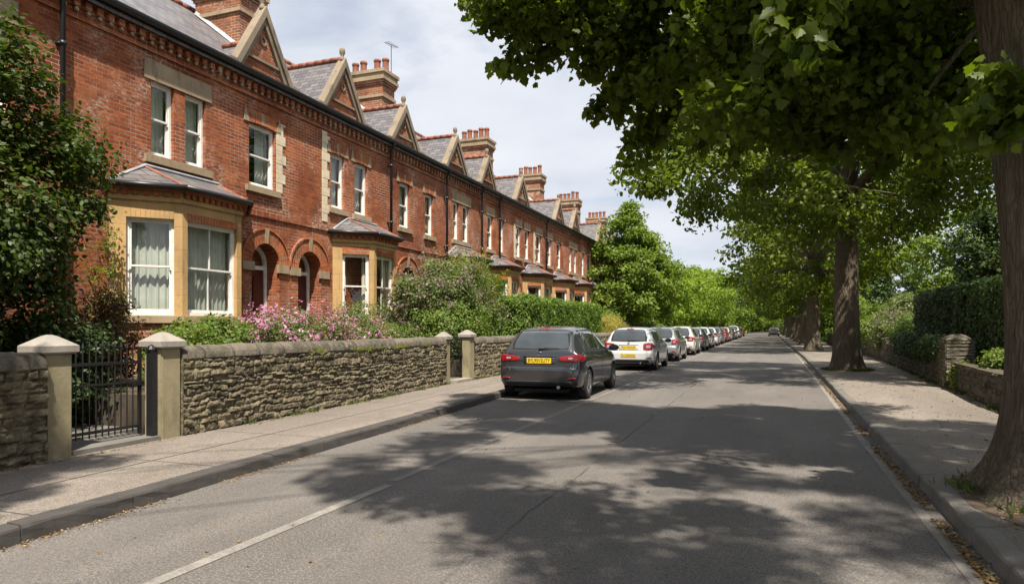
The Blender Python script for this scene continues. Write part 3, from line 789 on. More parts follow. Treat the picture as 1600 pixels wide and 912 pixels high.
def chimney(H, y0, y1, z0, ztop, npots=5, missing=()):
    x0, x1 = -3.75, -2.2; mb = MB()     # local x (world -14.75..-13.2)
    mb.box(x0, x1, y0, y1, z0, ztop-.55, 0)
    mb.box(x0-.05, x1+.05, y0-.05, y1+.05, ztop-1.0, ztop-.90, 1)
    for k, (d, za, zb) in enumerate(((.04,-.55,-.47),(.08,-.47,-.38),(.12,-.38,-.27),(.09,-.27,-.12),(.14,-.12,0))):
        mb.box(x0-d, x1+d, y0-d, y1+d, ztop+za, ztop+zb, 0 if k in (0,1) else 1)
    c = mb.build('chimney', [BR[3], SANDP], H)
    rng = random.Random(int(y0*10)); yc = (y0+y1)/2
    for k in range(npots):
        if k in missing: continue
        x = x0+.14+(x1-x0-.28)*k/(npots-1); h = rng.uniform(.52,.66); r = .125
        p = MB().lathe((x, yc+rng.uniform(-.05,.05), ztop), [(r*1.1,-.01),(r,.05),(r*.92,h*.75),(r*.95,h*.80),(r*1.12,h*.84),(r*1.12,h*.93),(r,h),(r*.72,h),(r*.7,h-.2)], 12, cap=False)
        p.build('chimney_pot', TERRA, c, smooth=True)
    return c
def gablet(H, yc, hw, zpk, drop=0., fin=True, tone=0):
    z0 = EAV+.12; x = -.03; mb = MB(); zp = zpk-.16
    V = [(x, yc-hw, z0), (x, yc+hw, z0), (x, yc, zp)]
    mb.add(V, [(0,1,2)], 0)
    th = .13
    # stone coping along both slopes
    for s in (-1, 1):
        a = (yc+s*(hw+.06), z0-.04); b_ = (yc, zpk)
        nrm = Vector((0, (zpk-z0)*s, hw)).normalized()
        V = []
        for xx in (-.16, .085):
            for (p, k) in ((a, 0), (b_, 0), (b_, 1), (a, 1)):
                V.append((xx, p[0]-nrm.y*th*k*1.0, p[1]-nrm.z*th*k*1.0))
        V[2] = (V[2][0], yc, zpk-th*1.9); V[6] = (V[6][0], yc, zpk-th*1.9)
        mb.add(V, [(4,5,6,7),(3,2,1,0),(0,1,5,4),(2,3,7,6),(3,0,4,7)], 1)
        # inner moulded board, a shade back
        V2 = []
        for xx in (-.03, .035):
            for (k0, k1) in ((1,0),(1,1),(1.8,1),(1.8,0)):
                p = a if k1 == 0 else b_
                V2.append((xx, (p[0]-nrm.y*th*k0) if k1 == 0 else yc+s*.0, (p[1]-nrm.z*th*k0) if k1 == 0 else zpk-th*1.9*k0))
        mb.add(V2, [(4,5,6,7),(0,1,5,4),(2,3,7,6),(3,0,4,7)], 1)
        mb.box(-.14, .12, a[0]-.13, a[0]+.13, z0-.10, z0+.12, 1)   # kneeler
    zz = z0+(zpk-z0)*.22
    mb.box(-.02,.02, yc-hw*.62, yc+hw*.62, zz, zz+.06, 1)
    # trefoil vent
    mb.lathe((x+.01, yc, z0+(zpk-z0)*.52), [(.10,0),(.10,.02),(.075,.02),(.075,.0)], 12, 1, axis='x', cap=False)
    g = mb.build('gable', [BR[3] if tone else BR[2], GABST], H)
    # roof of the gablet running back to the main slope
    xb = -(zpk-drop-.06-EAV)/TP+.10; rb = MB(); xf = .02
    e = .03; zr = zpk-.05-drop
    for s in (-1, 1):
        yb = yc+s*(hw+.02)
        V = [(xf-.12, yb, z0), (xf-.12, yc, zr), (xb, yc, zr), (-.10, yb, z0-.02)]
        rb.add(V, [(0,1,2,3) if s > 0 else (3,2,1,0)], 0)
        rb.add([(-.05, yb+s*.05, z0+.0), (-.16, yb-s*.03, z0+.06), (xb-.06, yc-s*.02, zr+.05), (xb+.0, yc+s*.12, zr-.02)], [(0,1,2,3), (3,2,1,0)][:1], 1)
    r = rb.build('gable_roof', [SLATE, LEAD], g)
    t = MB(); xx = xf-.15
    while xx > xb+.1: t.tube([(xx, yc, zr+.03), (xx-.26, yc, zr+.035)], .075, 8); xx -= .27
    t.build('ridge_tile', TERRA, r, smooth=True)
    if fin:
        f = MB().lathe((-.04, yc, zpk-.10), [(.07,0),(.08,.08),(.05,.13),(.045,.17),(.075,.23),(.08,.30),(.07,.36),(.03,.39)], 12)
        f.build('finial', GABST, g, smooth=True)
def pipe(H, y, z0=.6, z1=EAV+.02):
    mb = MB(); mb.tube([(.12,y,z0),(.12,y,z1-.25),(.22,y,z1-.08),(.24,y,z1)], .042, 8)
    for z in np.arange(z0+.3, z1-.3, 1.75): mb.lathe((.12,y,z), [(.058,0),(.058,.07)], 8); mb.box(.0,.1,y-.05,y+.05,z+.02,z+.05)
    mb.build('downpipe', GUTTER, H, smooth=True)
HOUSES = []
def house(label, y0, y1, wins, arches=(), bays=(), gables=(), chim=None, pipes=(), bm=0, quoins=(), extra=None, group='brick terraced houses along the left side', detail=True):
    """all y are world ; local y = y - y0"""
    H = thing('terraced_house', label, 'house', (FX, y0, 0), group); L = y1-y0; HOUSES.append(H)
    fr = ((0,0), (0,1), (1,0)); mb = MB(); l = lambda y: y-y0
    holes = [(l(w[0]), l(w[1]), w[2], w[3]) for w in wins]
    AR = [(l(c), r, zs, ZF+.15, .46) for (c, r, zs) in arches]
    panel(mb, fr, 0, L, 0, EAV+.12, holes, .15, 0, 0, AR)
    # returns, back, floor, upper floor
    B = -8.2
    mb.add([(0,0,0),(0,0,EAV+.12),(-RDG,0,EAV+RDG*TP),(B,0,EAV),(B,0,0)], [(0,1,2,3,4)], 0)
    mb.add([(0,L,0),(0,L,EAV+.12),(-RDG,L,EAV+RDG*TP),(B,L,EAV),(B,L,0)], [(4,3,2,1,0)], 0)
    mb.add([(B,0,0),(B,L,0),(B,L,EAV),(B,0,EAV)], [(0,1,2,3)], 0)
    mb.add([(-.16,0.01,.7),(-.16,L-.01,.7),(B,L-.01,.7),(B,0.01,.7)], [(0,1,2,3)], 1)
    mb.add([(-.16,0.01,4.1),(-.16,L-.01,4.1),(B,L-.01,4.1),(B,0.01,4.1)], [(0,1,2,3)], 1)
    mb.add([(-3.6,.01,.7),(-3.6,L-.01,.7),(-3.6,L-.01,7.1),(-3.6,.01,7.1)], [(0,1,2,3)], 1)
    for (c, r, zs, zb, d) in AR:   # porch back wall around the door
        mb.fbox(fr, c-r-.1, c+r+.1, -d-.12, -d-.02, zb, zs+r+.1, 0)
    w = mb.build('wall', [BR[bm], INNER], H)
    # trim : lintels, string courses, dentils, arches, quoins
    TM = [SANDP, BRUB, BR[(bm+1) % 3], SANDP, CREAM]
    def piece(nm, f):
        q = MB(); f(q); q.build(nm, TM, H)
    for k, wn in enumerate(wins):
        st = wn[4] if len(wn) > 4 else 'stone'
        a, b_, za, zb = holes[k]
        if st == 'pair':      # this and the next share one lintel and sill
            c = holes[k+1][1]; zt = max(zb, holes[k+1][3])
            piece('lintel', lambda q: q.fbox(fr, a-.16, c+.14, .002, .024, zt, zt+.36, 0)); piece('sill', lambda q: q.fbox(fr, a-.16, c+.14, -.05, .075, za-.15, za-.002, 3))
        elif st == 'none': pass
        else:
            piece('lintel', lambda q: rect_extras(q, fr, a, b_, za, zb, st)); piece('sill', lambda q: q.fbox(fr, a-.12, b_+.12, -.05, .075, za-.14, za-.002, 3))
    tr = MB(); tr.fbox(fr, 0, L, .002, .040, EAV-.42, EAV-.35, 2); tr.fbox(fr, 0, L, .002, .05, EAV-.10, EAV-.02, 2); tr.fbox(fr, 0, L, .002, .10, EAV-.018, EAV+.07, 2)
    nd = int(L/.21)
    for k in range(nd):
        u = L*(k+.5)/nd; tr.fbox(fr, u-.055, u+.055, .002, .085, EAV-.23, EAV-.102, 2)
        if detail: tr.lathe((.04, u, EAV-.27), [(.035,-.0),(.035,.045)], 6, 0, axis='x')
    for (c, r, zs, zb, d) in AR:
        piece('door_arch', lambda q: (voussoirs(q, fr, c, r, zs), arc_strip(q, fr, c, r+.31, zs)))
        for s in (-1, 1):
            u = c+s*(r+.13); piece('impost', lambda q: q.fbox(fr, u-.19, u+.19, -.02, .05+.003*s, zs-.20, zs-.002, 0))
    segs = [0.]+[b for (c, r, zs, zb, d) in AR for b in (c-r-.42, c+r+.42)]+[L]
    bl = [(l(b[0])-.05, l(b[1])+.05) for b in bays]
    tr_z = 3.98
    u = 0
    cuts = sorted(bl); pts = [0.]
    for a, b_ in cuts: pts += [a, b_]
    pts.append(L)
    for i in range(0, len(pts)-1, 2):
        if pts[i+1]-pts[i] > .15: piece('string_course', lambda q: q.fbox(fr, pts[i], pts[i+1], .002, .035, tr_z+.08, tr_z+.14, 2))
    for (yq, z0, z1, side) in quoins: piece('quoin', lambda q: quoin(q, fr, l(yq), z0, z1, side=side, m=4))
    tr.build('cornice', TM, H)
    for k, wn in enumerate(wins): sash(H, fr, *holes[k], curtain=wn[5] if len(wn) > 5 else 'sides', bars=wn[6] if len(wn) > 6 else 0)
    for (c, r, zs, zb, d) in AR: door_in(H, fr, c, r, zs, zb, d)
    for b_ in bays: bay(H, l(b_[0]), l(b_[1]), .8, b_[2], 1.72, b_[3] if len(b_) > 3 else 3.5, 4.1, 0, b_[4] if len(b_) > 4 else SAND, b_[5] if len(b_) > 5 else 'sides')
    # roof with thickness
    rf = MB(); t = .07; x1, z1 = .16, EAV+.10-.16*TP; xr, zr = -RDG, EAV+.10+RDG*TP; xb, zb = -8.5, EAV-.1
    V = [(x1,0,z1),(x1,L,z1),(xr,L,zr),(xr,0,zr),(xb,L,zb),(xb,0,zb)]; V += [(a, b_, c-t) for (a, b_, c) in V]
    rf.add(V, [(0,1,2,3),(3,2,4,5),(9,8,7,6),(11,10,8,9),(6,7,1,0),(0,3,9,6),(3,5,11,9),(1,7,8,2),(2,8,10,4)])
    r = rf.build('roof', [SLATE], H)
    rt = MB(); y = 0
    while y < L-.05: rt.tube([(xr, y+.005, zr+.01), (xr, min(L, y+.30)-.005, zr+.015)], .10, 8); y += .30
    rt.build('ridge_tile', TERRA, r, smooth=True)
    g = MB(); n = 8; V = []; F = []
    for i, yy in enumerate((0, L)):
        for k in range(n+1):
            a = math.pi*k/n; V.append((.215+.085*math.cos(a), yy, EAV+.07-.085*math.sin(a)))
        V += [(.13,yy,EAV+.09),(.30,yy,EAV+.09)]
    m_ = n+3
    for k in range(n): F.append((k, k+1, m_+k+1, m_+k))
    F.append((n+1, n+2, m_+n+2, m_+n+1)); F.append((n, n+1, m_+n+1, m_+n)); F.append((n+2, 0, m_, m_+n+2))
    F.append(tuple(range(m_))[::-1]); F.append(tuple(range(m_, 2*m_)))
    g.add(V, F); g.box(.11,.135,0,L,EAV-.06,EAV+.10); g.build('gutter', GUTTER, H)
    for gb in gables: gablet(H, l(gb[0]), *gb[1:], tone=int(gb[0]*7) % 2)
    if chim:
        for c in chim: chimney(H, l(c[0]), l(c[1]), 8.3, c[2], missing=c[3] if len(c) > 3 else ())
        for c in chim:
            f = MB(); z_ = EAV+.10+2.2*TP
            f.add([(-2.15, l(c[0])-.09, z_-.02), (-2.15, l(c[0])-.005, z_+.10), (-3.7, l(c[0])-.005, z_+1.55*TP+.10), (-3.7, l(c[0])-.09, z_+1.55*TP)], [(0,1,2,3),(3,2,1,0)][:1])
            f.add([(-2.12, l(c[0])-.08, z_+.0), (-2.12, l(c[1])+.08, z_+.0), (-2.19, l(c[1])+.08, z_+.12), (-2.19, l(c[0])-.08, z_+.12)], [(0,1,2,3)])
            f.build('flashing', LEAD, r)
    for p in pipes: pipe(H, l(p[0]), p[1] if len(p) > 1 else .6)
    return H
UP = (4.78, 6.22)
house('red brick house nearest the camera, mostly behind the tall dark shrub', 1.5, 7.9, [(5.6,6.3,*UP,'pair','net'),(6.45,6.95,4.78,6.22,'none','net')], bays=[(3.0,5.8,.9)], gables=[(4.2,1.0,8.8)], pipes=[(7.73,)], chim=[(5.2,6.0,10.9)])
house('red brick house with a large yellow sandstone bay and net curtains', 7.9, 13.42,
      [(9.53,10.06,*UP,'pair','net'),(10.33,10.86,*UP,'none','net'),(12.12,12.99,4.73,6.16,'arch','half')],
      arches=[(12.66,.46,3.0)], bays=[(8.66,11.88,.86,3.5,SAND,'net')], gables=[(12.6,.98,8.98,.75)], quoins=[(13.02,4.73,6.4,1)])
house('brick house with a cream painted quoin strip and the second bay', 13.42, 18.22,
      [(15.17,15.79,4.72,6.2,'arch','net'),(16.28,16.94,4.72,6.2,'arch','half')],
      arches=[(14.28,.46,2.98)], bays=[(15.25,18.02,.80,3.5,SAND,'sides')], gables=[(15.75,1.05,8.95)], quoins=[(14.78,4.3,6.7,1)], chim=[(14.2,15.1,10.95)], pipes=[(18.08,4.4)], bm=1)
house('brick house between two black downpipes with two single upstairs windows', 18.22, 22.05,
      [(18.77,19.43,4.70,6.14,'arch','half'),(20.49,21.1,4.66,6.1,'arch','sides'),(20.6,21.5,1.72,3.4,'stone','sides')],
      arches=[(19.3,.46,3.0)], gables=[(19.1,.98,8.7)], chim=[(22.22-.9,23.06-.9+.0,10.95,(2,))], pipes=[(21.95,)], bm=0)
house('brick house with paired upstairs windows above an overgrown bay', 22.05, 25.3,
      [(22.72,23.2,*UP,'pair','sides'),(23.54,24.13,*UP,'none','half')], bays=[(22.15,24.9,.8)], gables=[(22.95,1.05,8.75)], pipes=[(25.15,)], bm=2)
house('narrow brick house just left of the clipped hedge, small bay roof', 25.3, 28.9,
      [(25.95,26.6,*UP,'stone','half'),(27.4,27.9,*UP,'arch','net')], bays=[(25.9,28.5,.75)], gables=[(26.0,.95,8.7)], pipes=[(27.1,)], bm=1)
house('brick house whose upstairs windows have white painted surrounds', 28.9, 33.6,
      [(29.38,30.07,*UP,'stone','net'),(30.62,31.27,*UP,'stone','sides'),(32.35,33.17,*UP,'stone','net')], bays=[(30.3,33.3,.8)], gables=[(30.2,1.1,8.75)],
      quoins=[(29.1,4.7,6.3,1),(31.9,4.7,6.3,1)], chim=[(31.0,31.9,11.0)], arches=[(29.4,.44,2.98)], bm=0)
house('brick house behind the right end of the clipped hedge', 33.6, 38.1,
      [(34.15,34.94,*UP,'stone','net'),(35.89,36.76,*UP,'arch','sides')], bays=[(34.8,37.5,.8)], gables=[(36.3,1.0,8.7)], pipes=[(33.7,)], bm=1, detail=False)
house('brick house near the end of the terrace with a tall stone lintel', 38.1, 42.7,
      [(38.4,39.0,*UP,'pair','net'),(39.5,40.1,*UP,'none','net'),(41.3,41.9,*UP,'stone','net')], bays=[(38.6,41.3,.8)], gables=[(39.7,1.0,8.7)], chim=[(39.5,40.35,11.0)], pipes=[(42.55,)], bm=2, detail=False)
house('brick house partly hidden by the bright green street tree', 42.7, 47.4,
      [(43.4,44.0,*UP,'arch','net'),(45.4,46.0,*UP,'stone','net')], bays=[(43.1,45.8,.8)], gables=[(46.2,1.0,8.8)], bm=0, detail=False)
house('last visible house of the terrace, its chimney above the green tree', 47.4, 52.6,
      [(48.4,49.0,*UP,'stone','net'),(50.4,51.0,*UP,'stone','net')], bays=[(48.2,50.9,.8)], gables=[(50.5,1.0,8.8)], chim=[(48.3,49.1,11.0)], bm=1, detail=False)
house('far brick house hidden behind the bright green street tree', 52.6, 59.0,
      [(53.4,54.0,*UP,'stone','net'),(56.4,57.0,*UP,'stone','net')], gables=[(55.5,1.0,8.8)], chim=[(57.1,57.95,11.0)], bm=2, detail=False)
# aerial on the second chimney
ae = MB(); ae.tube([(0,0,0),(0,0,1.55)], .014, 5); ae.tube([(-.05,-.35,1.52),(.05,.4,1.6)], .010, 5)
for k in range(7): ae.tube([(-.14,-.32+k*.11,1.53+k*.008),(.14,-.32+k*.11,1.53+k*.008)], .006, 4)
a_ = ae.build('television_aerial', BLACKI); a_.location = (-13.3, 22.1, 10.6)
tag(a_, 'thin television aerial standing beside the chimney pots', 'aerial')

# ================================================================== GARDEN WALLS
def rubble(label, y0, y1, fx, side, z0, z1, th=.34, res=.022, coping=True, cop_h=.17, seed=1, m=RUB, group=None, rowh=(.07,.15), lens=(.13,.42)):
    """rough stone wall along y ; side=+1 : its street face looks towards +x"""
    T = thing('garden_wall', label, 'garden wall', (0, y0, z0), group); rng = np.random.default_rng(seed)
    L = y1-y0; H = z1-z0; ny = max(4, int(L/res)); nz = max(3, int(H/res))
    rows = [0.]
    while rows[-1] < H+.3: rows.append(rows[-1]+rng.uniform(*rowh))
    rows = np.array(rows)
    Y, Z = np.meshgrid(np.linspace(0, L, ny+1), np.linspace(0, H, nz+1), indexing='ij')
    P = np.stack([Y.ravel()+y0, Z.ravel(), np.zeros(Y.size)], 1)
    wy = Y.ravel()+.05*(vnoise(P*[5,9,1], seed)-.5); wz = Z.ravel()+.07*(vnoise(P*[3,4,1], seed+1)-.5)+.03*(vnoise(P*[14,14,1], seed+2)-.5)
    ri = np.clip(np.searchsorted(rows, wz)-1, 0, len(rows)-2)
    disp = np.zeros(Y.size); tone = np.zeros(Y.size)
    for r in range(len(rows)-1):
        k = ri == r
        if not k.any(): continue
        ed = [-.2-rng.random()*.2]
        while ed[-1] < L+.5: ed.append(ed[-1]+rng.uniform(*lens))
        ed = np.array(ed); ci = np.clip(np.searchsorted(ed, wy[k])-1, 0, len(ed)-2)
        rb = rng.random(len(ed)); rt = rng.random(len(ed)); tl = rng.uniform(-1, 1, len(ed))
        e = np.minimum(np.minimum(wy[k]-ed[ci], ed[ci+1]-wy[k]), np.minimum(wz[k]-rows[r], rows[r+1]-wz[k]))
        f = np.clip(e/.022, 0, 1); f = f*f*(3-2*f)
        vv = (wz[k]-rows[r])/(rows[r+1]-rows[r])-.5
        disp[k] = f*(.018+.026*rb[ci]+.026*tl[ci]*vv); tone[k] = rt[ci]*(.3+.7*f)
    disp += .034*(fbm(P*[11,16,1], seed+3, 3)-.5)+.016*(fbm(P*[40,50,1], seed+4, 2)-.5)
    X = np.array([fx(y) for y in np.linspace(y0, y1, ny+1)]).repeat(nz+1)
    V = np.stack([X+side*disp, Y.ravel(), Z.ravel()], 1)
    V = [tuple(v) for v in V]; F = []
    K = nz+1
    for i in range(ny):
        for j in range(nz):
            f = (i*K+j, (i+1)*K+j, (i+1)*K+j+1, i*K+j+1); F.append(f if side > 0 else f[::-1])
    tone = list(tone)
    # back and ends
    b = len(V); segs = 6
    for i in range(segs+1):
        y = L*i/segs
        for z in (-.1, H): 
            V += [(fx(y0+y)-side*th, y, z)]; tone.append(.4)
    for i in range(segs): f = (b+2*i, b+2*i+2, b+2*i+3, b+2*i+1); F.append(f[::-1] if side > 0 else f)
    for (y, rev) in ((0, False), (L, True)):
        b = len(V); V += [(fx(y0+y)-side*th, y, -.1), (fx(y0+y)+side*.02, y, -.1), (fx(y0+y)+side*.02, y, H), (fx(y0+y)-side*th, y, H)]; tone += [.4]*4
        f = (b, b+1, b+2, b+3); F.append(f)
    # top
    b = len(V)
    for i in range(segs+1):
        y = L*i/segs; V += [(fx(y0+y)-side*th, y, H), (fx(y0+y)+side*.02, y, H)]; tone += [.4]*2
    for i in range(segs): F.append((b+2*i, b+2*i+1, b+2*i+3, b+2*i+2))
    mesh_from('stonework', V, F, [m], T, vattr=tone)
    if coping:
        y = 0; V = []; F = []; tn = []; fine = res < .05
        while y < L-.02:
            ln = min(rng.uniform(.32,.62), L-y); n = max(2, int(ln/(.05 if fine else .3))); na = 12 if fine else 7; b = len(V); tt = rng.random()
            jx = rng.uniform(-.008,.008); jr = rng.uniform(.95,1.04)
            for i in range(n+1):
                yy = y+.004+(ln-.008)*i/n; xx = fx(y0+yy)-side*th/2+jx
                er = .97 if i in (0, n) else 1.
                for k in range(na+1):
                    a = math.pi*k/na; rx = (th/2+.035)*jr*er; rz = cop_h*jr*er
                    V.append((xx+side*rx*math.cos(a), yy, H+rz*math.sin(a)**.8)); tn.append(tt)
            K = na+1
            for i in range(n):
                for k in range(na):
                    f = (b+i*K+k, b+i*K+k+1, b+(i+1)*K+k+1, b+(i+1)*K+k); F.append(f[::-1] if side > 0 else f)
            F.append(tuple(b+k for k in range(K))); F.append(tuple(b+n*K+k for k in range(K))[::-1])
            y += ln
        V = np.array(V); q = V.copy(); q[:,1] += y0
        dn = .030*(fbm(q*12, seed+9, 3)-.5)
        V[:,2] += np.where(V[:,2] > H+.01, dn, 0); V[:,0] += dn*.8
        mesh_from('coping', V, F, [RUBC], T, vattr=tn, smooth=True)
    return T
def pier(label, x, y, w, h, cap=True, m=PIERST, z0=.12, d=None, group='stone gate piers'):
    T = thing('gate_pier', label, 'gate pier', (x, y, z0), group); d = d or w
    bm = bmesh.new(); bmesh.ops.create_cube(bm, size=1); 
    bmesh.ops.scale(bm, vec=(d, w, h), verts=bm.verts); bmesh.ops.translate(bm, vec=(0,0,h/2-.03), verts=bm.verts)
    bmesh.ops.bevel(bm, geom=list(bm.edges), offset=.014, segments=2, affect='EDGES'); me = bpy.data.meshes.new('shaft'); bm.to_mesh(me); bm.free(); me.materials.append(m)
    o = bpy.data.objects.new('shaft', me); COL.objects.link(o); o.parent = T
    if cap:
        mb = MB(); e = .045; a, b_ = d/2+e, w/2+e; z = h-.03
        prof = [(a-.03, b_-.03, 0), (a, b_, .02), (a, b_, .085), (a-.02, b_-.02, .10), (a*.28, b_*.28, .185), (.02, .02, .20)]
        V = []; F = []
        for (p, q, zz) in prof: V += [(-p,-q,z+zz),(p,-q,z+zz),(p,q,z+zz),(-p,q,z+zz)]
        for i in range(len(prof)-1):
            for k in range(4): F.append((4*i+k, 4*i+(k+1)%4, 4*i+4+(k+1)%4, 4*i+4+k))
        F.append((3,2,1,0)); F.append(tuple(4*(len(prof)-1)+k for k in range(4)))
        mb.add(V, F); mb.build('cap', CAPST, T)
    return T
def gate(label, x, y0, y1, h, nb, z0=.2, ang=0):
    T = thing('iron_gate', label, 'gate', (x, y0, z0), 'black iron garden gates', rz=ang); L = y1-y0; mb = MB()
    for z in (.08, h-.22): mb.box(-.006,.022,0,L,z,z+.035)
    mb.box(-.008,.022,0,L,.58*h,.58*h+.02)
    mb.box(-.014,.024,-.0,.03,0,h-.02); mb.box(-.014,.024,L-.03,L,0,h-.02)
    mb.build('gate_frame', BLACKI, T)
    b = MB()
    for k in range(nb):
        y = .03+(L-.06)*(k+1)/(nb+1); zt = h+.05*math.sin(math.pi*(k+1)/(nb+1)); b.tube([(.008,y,.03),(.008,y,zt-.07)], .0085, 6)
        b.lathe((.008,y,zt-.07), [(.0085,0),(.018,.02),(.014,.04),(.001,.085)], 6)
    b.build('bars', BLACKI, T)
    c = MB()
    for z in (.14, h-.12): c.box(-.02,.03,-.05,.05,z-.02,z+.02)
    c.build('hinge', BLACKI, T)
    d = MB(); d.box(.022,.04,L-.13,L-.0,.55*h,.55*h+.05); d.build('latch', BLACKI, T)
    return T
PX = -7.14
rubble('rough stone garden wall to the left of the nearest gate', -3, 4.74, wxl, 1, .12, 1.08, seed=3, res=.022, rowh=(.05,.13), lens=(.09,.36))
rubble('long rough stone garden wall with rounded coping between the two gates', 6.49, 14.62, wxl, 1, .12, 1.10, seed=5, rowh=(.05,.125), lens=(.08,.34))
rubble('short stretch of rough stone wall behind the dark grey car', 16.25, 33.0, wxl, 1, .12, 1.07, seed=8, res=.035)
rubble('distant stone garden wall behind the row of parked cars', 33.05, 75, wxl, 1, .12, 1.05, seed=9, res=.12)
pier('squat stone gate pier left of the nearest iron gate', PX+.03, 4.90, .30, 1.13)
pier('squat stone gate pier between the nearest gate and the long wall', PX+.03, 6.33, .29, 1.15)
pier('rounded stone gate pier at the far end of the long wall', -7.42, 14.78, .24, 1.10)
pier('pale stone gate pier just beyond the small iron gate', -7.36, 16.03, .28, 1.14)
gate('black iron gate with tall spiked bars between the two nearest piers', -7.22, 5.08, 6.10, 1.08, 11)
gate('small black iron gate at the far end of the long stone wall', -7.45, 14.96, 15.86, 1.02, 8)
po = MB().box(-7.12,-7.02,6.10,6.17,.12,1.20).lathe((-7.07,6.135,1.20), [(.045,0),(.06,.03),(.04,.07),(.005,.09)], 10).build('gate_post', BLACKI)
tag(po, 'black iron gate post fixed to the right pier of the nearest gate', 'gate post')
# right side
rubble('low dark stone wall beside the near tree, below the big hedge', 8.0, 17.6, wxr, -1, .12, .72, seed=12, res=.03, m=RUBR, coping=False)
rubble('dark stone wall under the trimmed hedges on the right pavement', 18.5, 30.0, wxr, -1, .12, .85, seed=13, res=.04, m=RUBR, coping=False)
rubble('farther stone wall along the right pavement', 30.1, 60, wxr, -1, .12, 1.0, seed=14, res=.12, m=RUBR, coping=True, cop_h=.1)
rp = rubble('weathered grey rubble stone pier at the opening in the right wall', 17.75, 18.35, lambda y: 3.78, -1, .12, 1.22, th=.55, seed=21, res=.02, coping=False, rowh=(.05,.09))
rp['category'] = 'gate pier'; rp.name = 'stone_pier'
# give it its near face and domed top in the same stone
def stone_face(parent):
    V = []; F = []; tn = []; n = 26
    for i in range(n+1):
        for j in range(44):
            x = 3.78+.55*i/n; z = 1.1*j/43
            r = fbm(np.array([[x*5, z*22, 2.]]), 4, 3)[0]; V.append((x, -.015-.05*(r-.5)-.012*abs(math.sin(z*44)), z)); tn.append(r)
    for i in range(n):
        for j in range(43): F.append((i*44+j, (i+1)*44+j, (i+1)*44+j+1, i*44+j+1))
    b = len(V); top = []
    for i in range(9):
        for j in range(9):
            u, v = i/8, j/8; V.append((3.76+.59*u, -.03+.66*v, 1.09+.14*math.sin(math.pi*u)**.6*math.sin(math.pi*v)**.6)); tn.append(.7)
    for i in range(8):
        for j in range(8): F.append((b+i*9+j, b+(i+1)*9+j, b+(i+1)*9+j+1, b+i*9+j+1))
    mesh_from('capstone', V, F, [RUBC], parent, vattr=tn)
stone_face(rp)

# ================================================================== TREES
def street_tree(label, x, y, cx, cy, cz, rad, n, per, size, tmpl, r=.37, h=5.2, seed=1, cr=.75, m='maple', group='broadleaf trees along the right kerb', zmin=3.4, cut=.36, inner=.35, lean=(0,0), extra=None, flare=.9, trunk_n=28, ntw=60, name='street_tree', cat='tree'):
    T = thing(name, label, cat, (x, y, .10), group); rng = np.random.default_rng(seed); pr_ = random.Random(seed)
    CL = clusters_ellipsoid((cx, cy, cz), rad, n, rng, inner, cut, zmin=zmin)
    if group == 'garden trees behind the parked cars': CL = np.array([(v[0]*q, v[1]*q, v[2]) for v in CL for q in [max(.12, min(1.15, (10.3-v[2])/4.4))]])
    if group and 'right kerb' in group and y > 20: CL = np.array([v for v in CL if not (v[0]+x-.29*v[2] < -3.9 and y > 20)])
    if extra is not None: CL = np.concatenate([CL, np.array(extra)])
    trunk_mesh('trunk', T, r, h, flare, lean, crown_limbs(CL, (lean[0], lean[1], h), pr_, r, 9, ntw), seed, trunk_n)
    foliage('crown', CL, cr, per, size, tmpl, LF[m], T, (cx, cy, cz-1), seed, outw=.45, up=.55, rnd=.7, sizevar=.45, droop=.55)
    return T
# near tree : its low sprays hang over the road at upper right of the view
def world_at(px, py, d, ox=0, oy=0, oz=0):
    c_, s_ = math.cos(R_(20.854)), math.sin(R_(20.854)); r = (px-800)/1050*d
    return (r*c_-d*s_-ox, r*s_+d*c_-oy, 1.5+(511-py)/1050*d-oz)
rng0 = random.Random(77)
# boughs hanging over the road : (x reach, lowest height) measured along the bough
CAN = []
for k in range(190):
    u = rng0.random(); px = 770+800*u**.9; yb = np.interp(px, [770,830,880,930,960,1000,1050,1120,1250,1400,1570], [0,25,45,70,100,150,130,180,215,215,190])
    py = yb*(1-rng0.random()**1.3*1.2); d = rng0.uniform(8.4, 10.2) if px < 1120 else rng0.uniform(6.6, 9.4)
    CAN.append(world_at(px, py-12, d, 2.27, 6.62, .1))
CAN += [(rng0.uniform(-5.6,-3.9)-2.27, rng0.uniform(-.9,2.0)-6.62, rng0.uniform(5.8,7.0)) for k in range(24)]  # out-of-view bough added to throw dappled shade on the left pavement
CAN2 = [world_at(rng0.uniform(1000,1180), rng0.uniform(170,300), rng0.uniform(14,17), 2.38, 24.2, .1) for k in range(34)]
near = street_tree('big near street tree with a thick dark trunk at the right edge', 2.21, 6.62, -.3, -2.2, 6.9, (4.6,4.8,2.8), 250, 330, .085, MAPLE, r=.365, h=4.6, seed=4, cr=.50, zmin=3.3, cut=.42, lean=(-.34,.05), flare=1.0, extra=CAN)
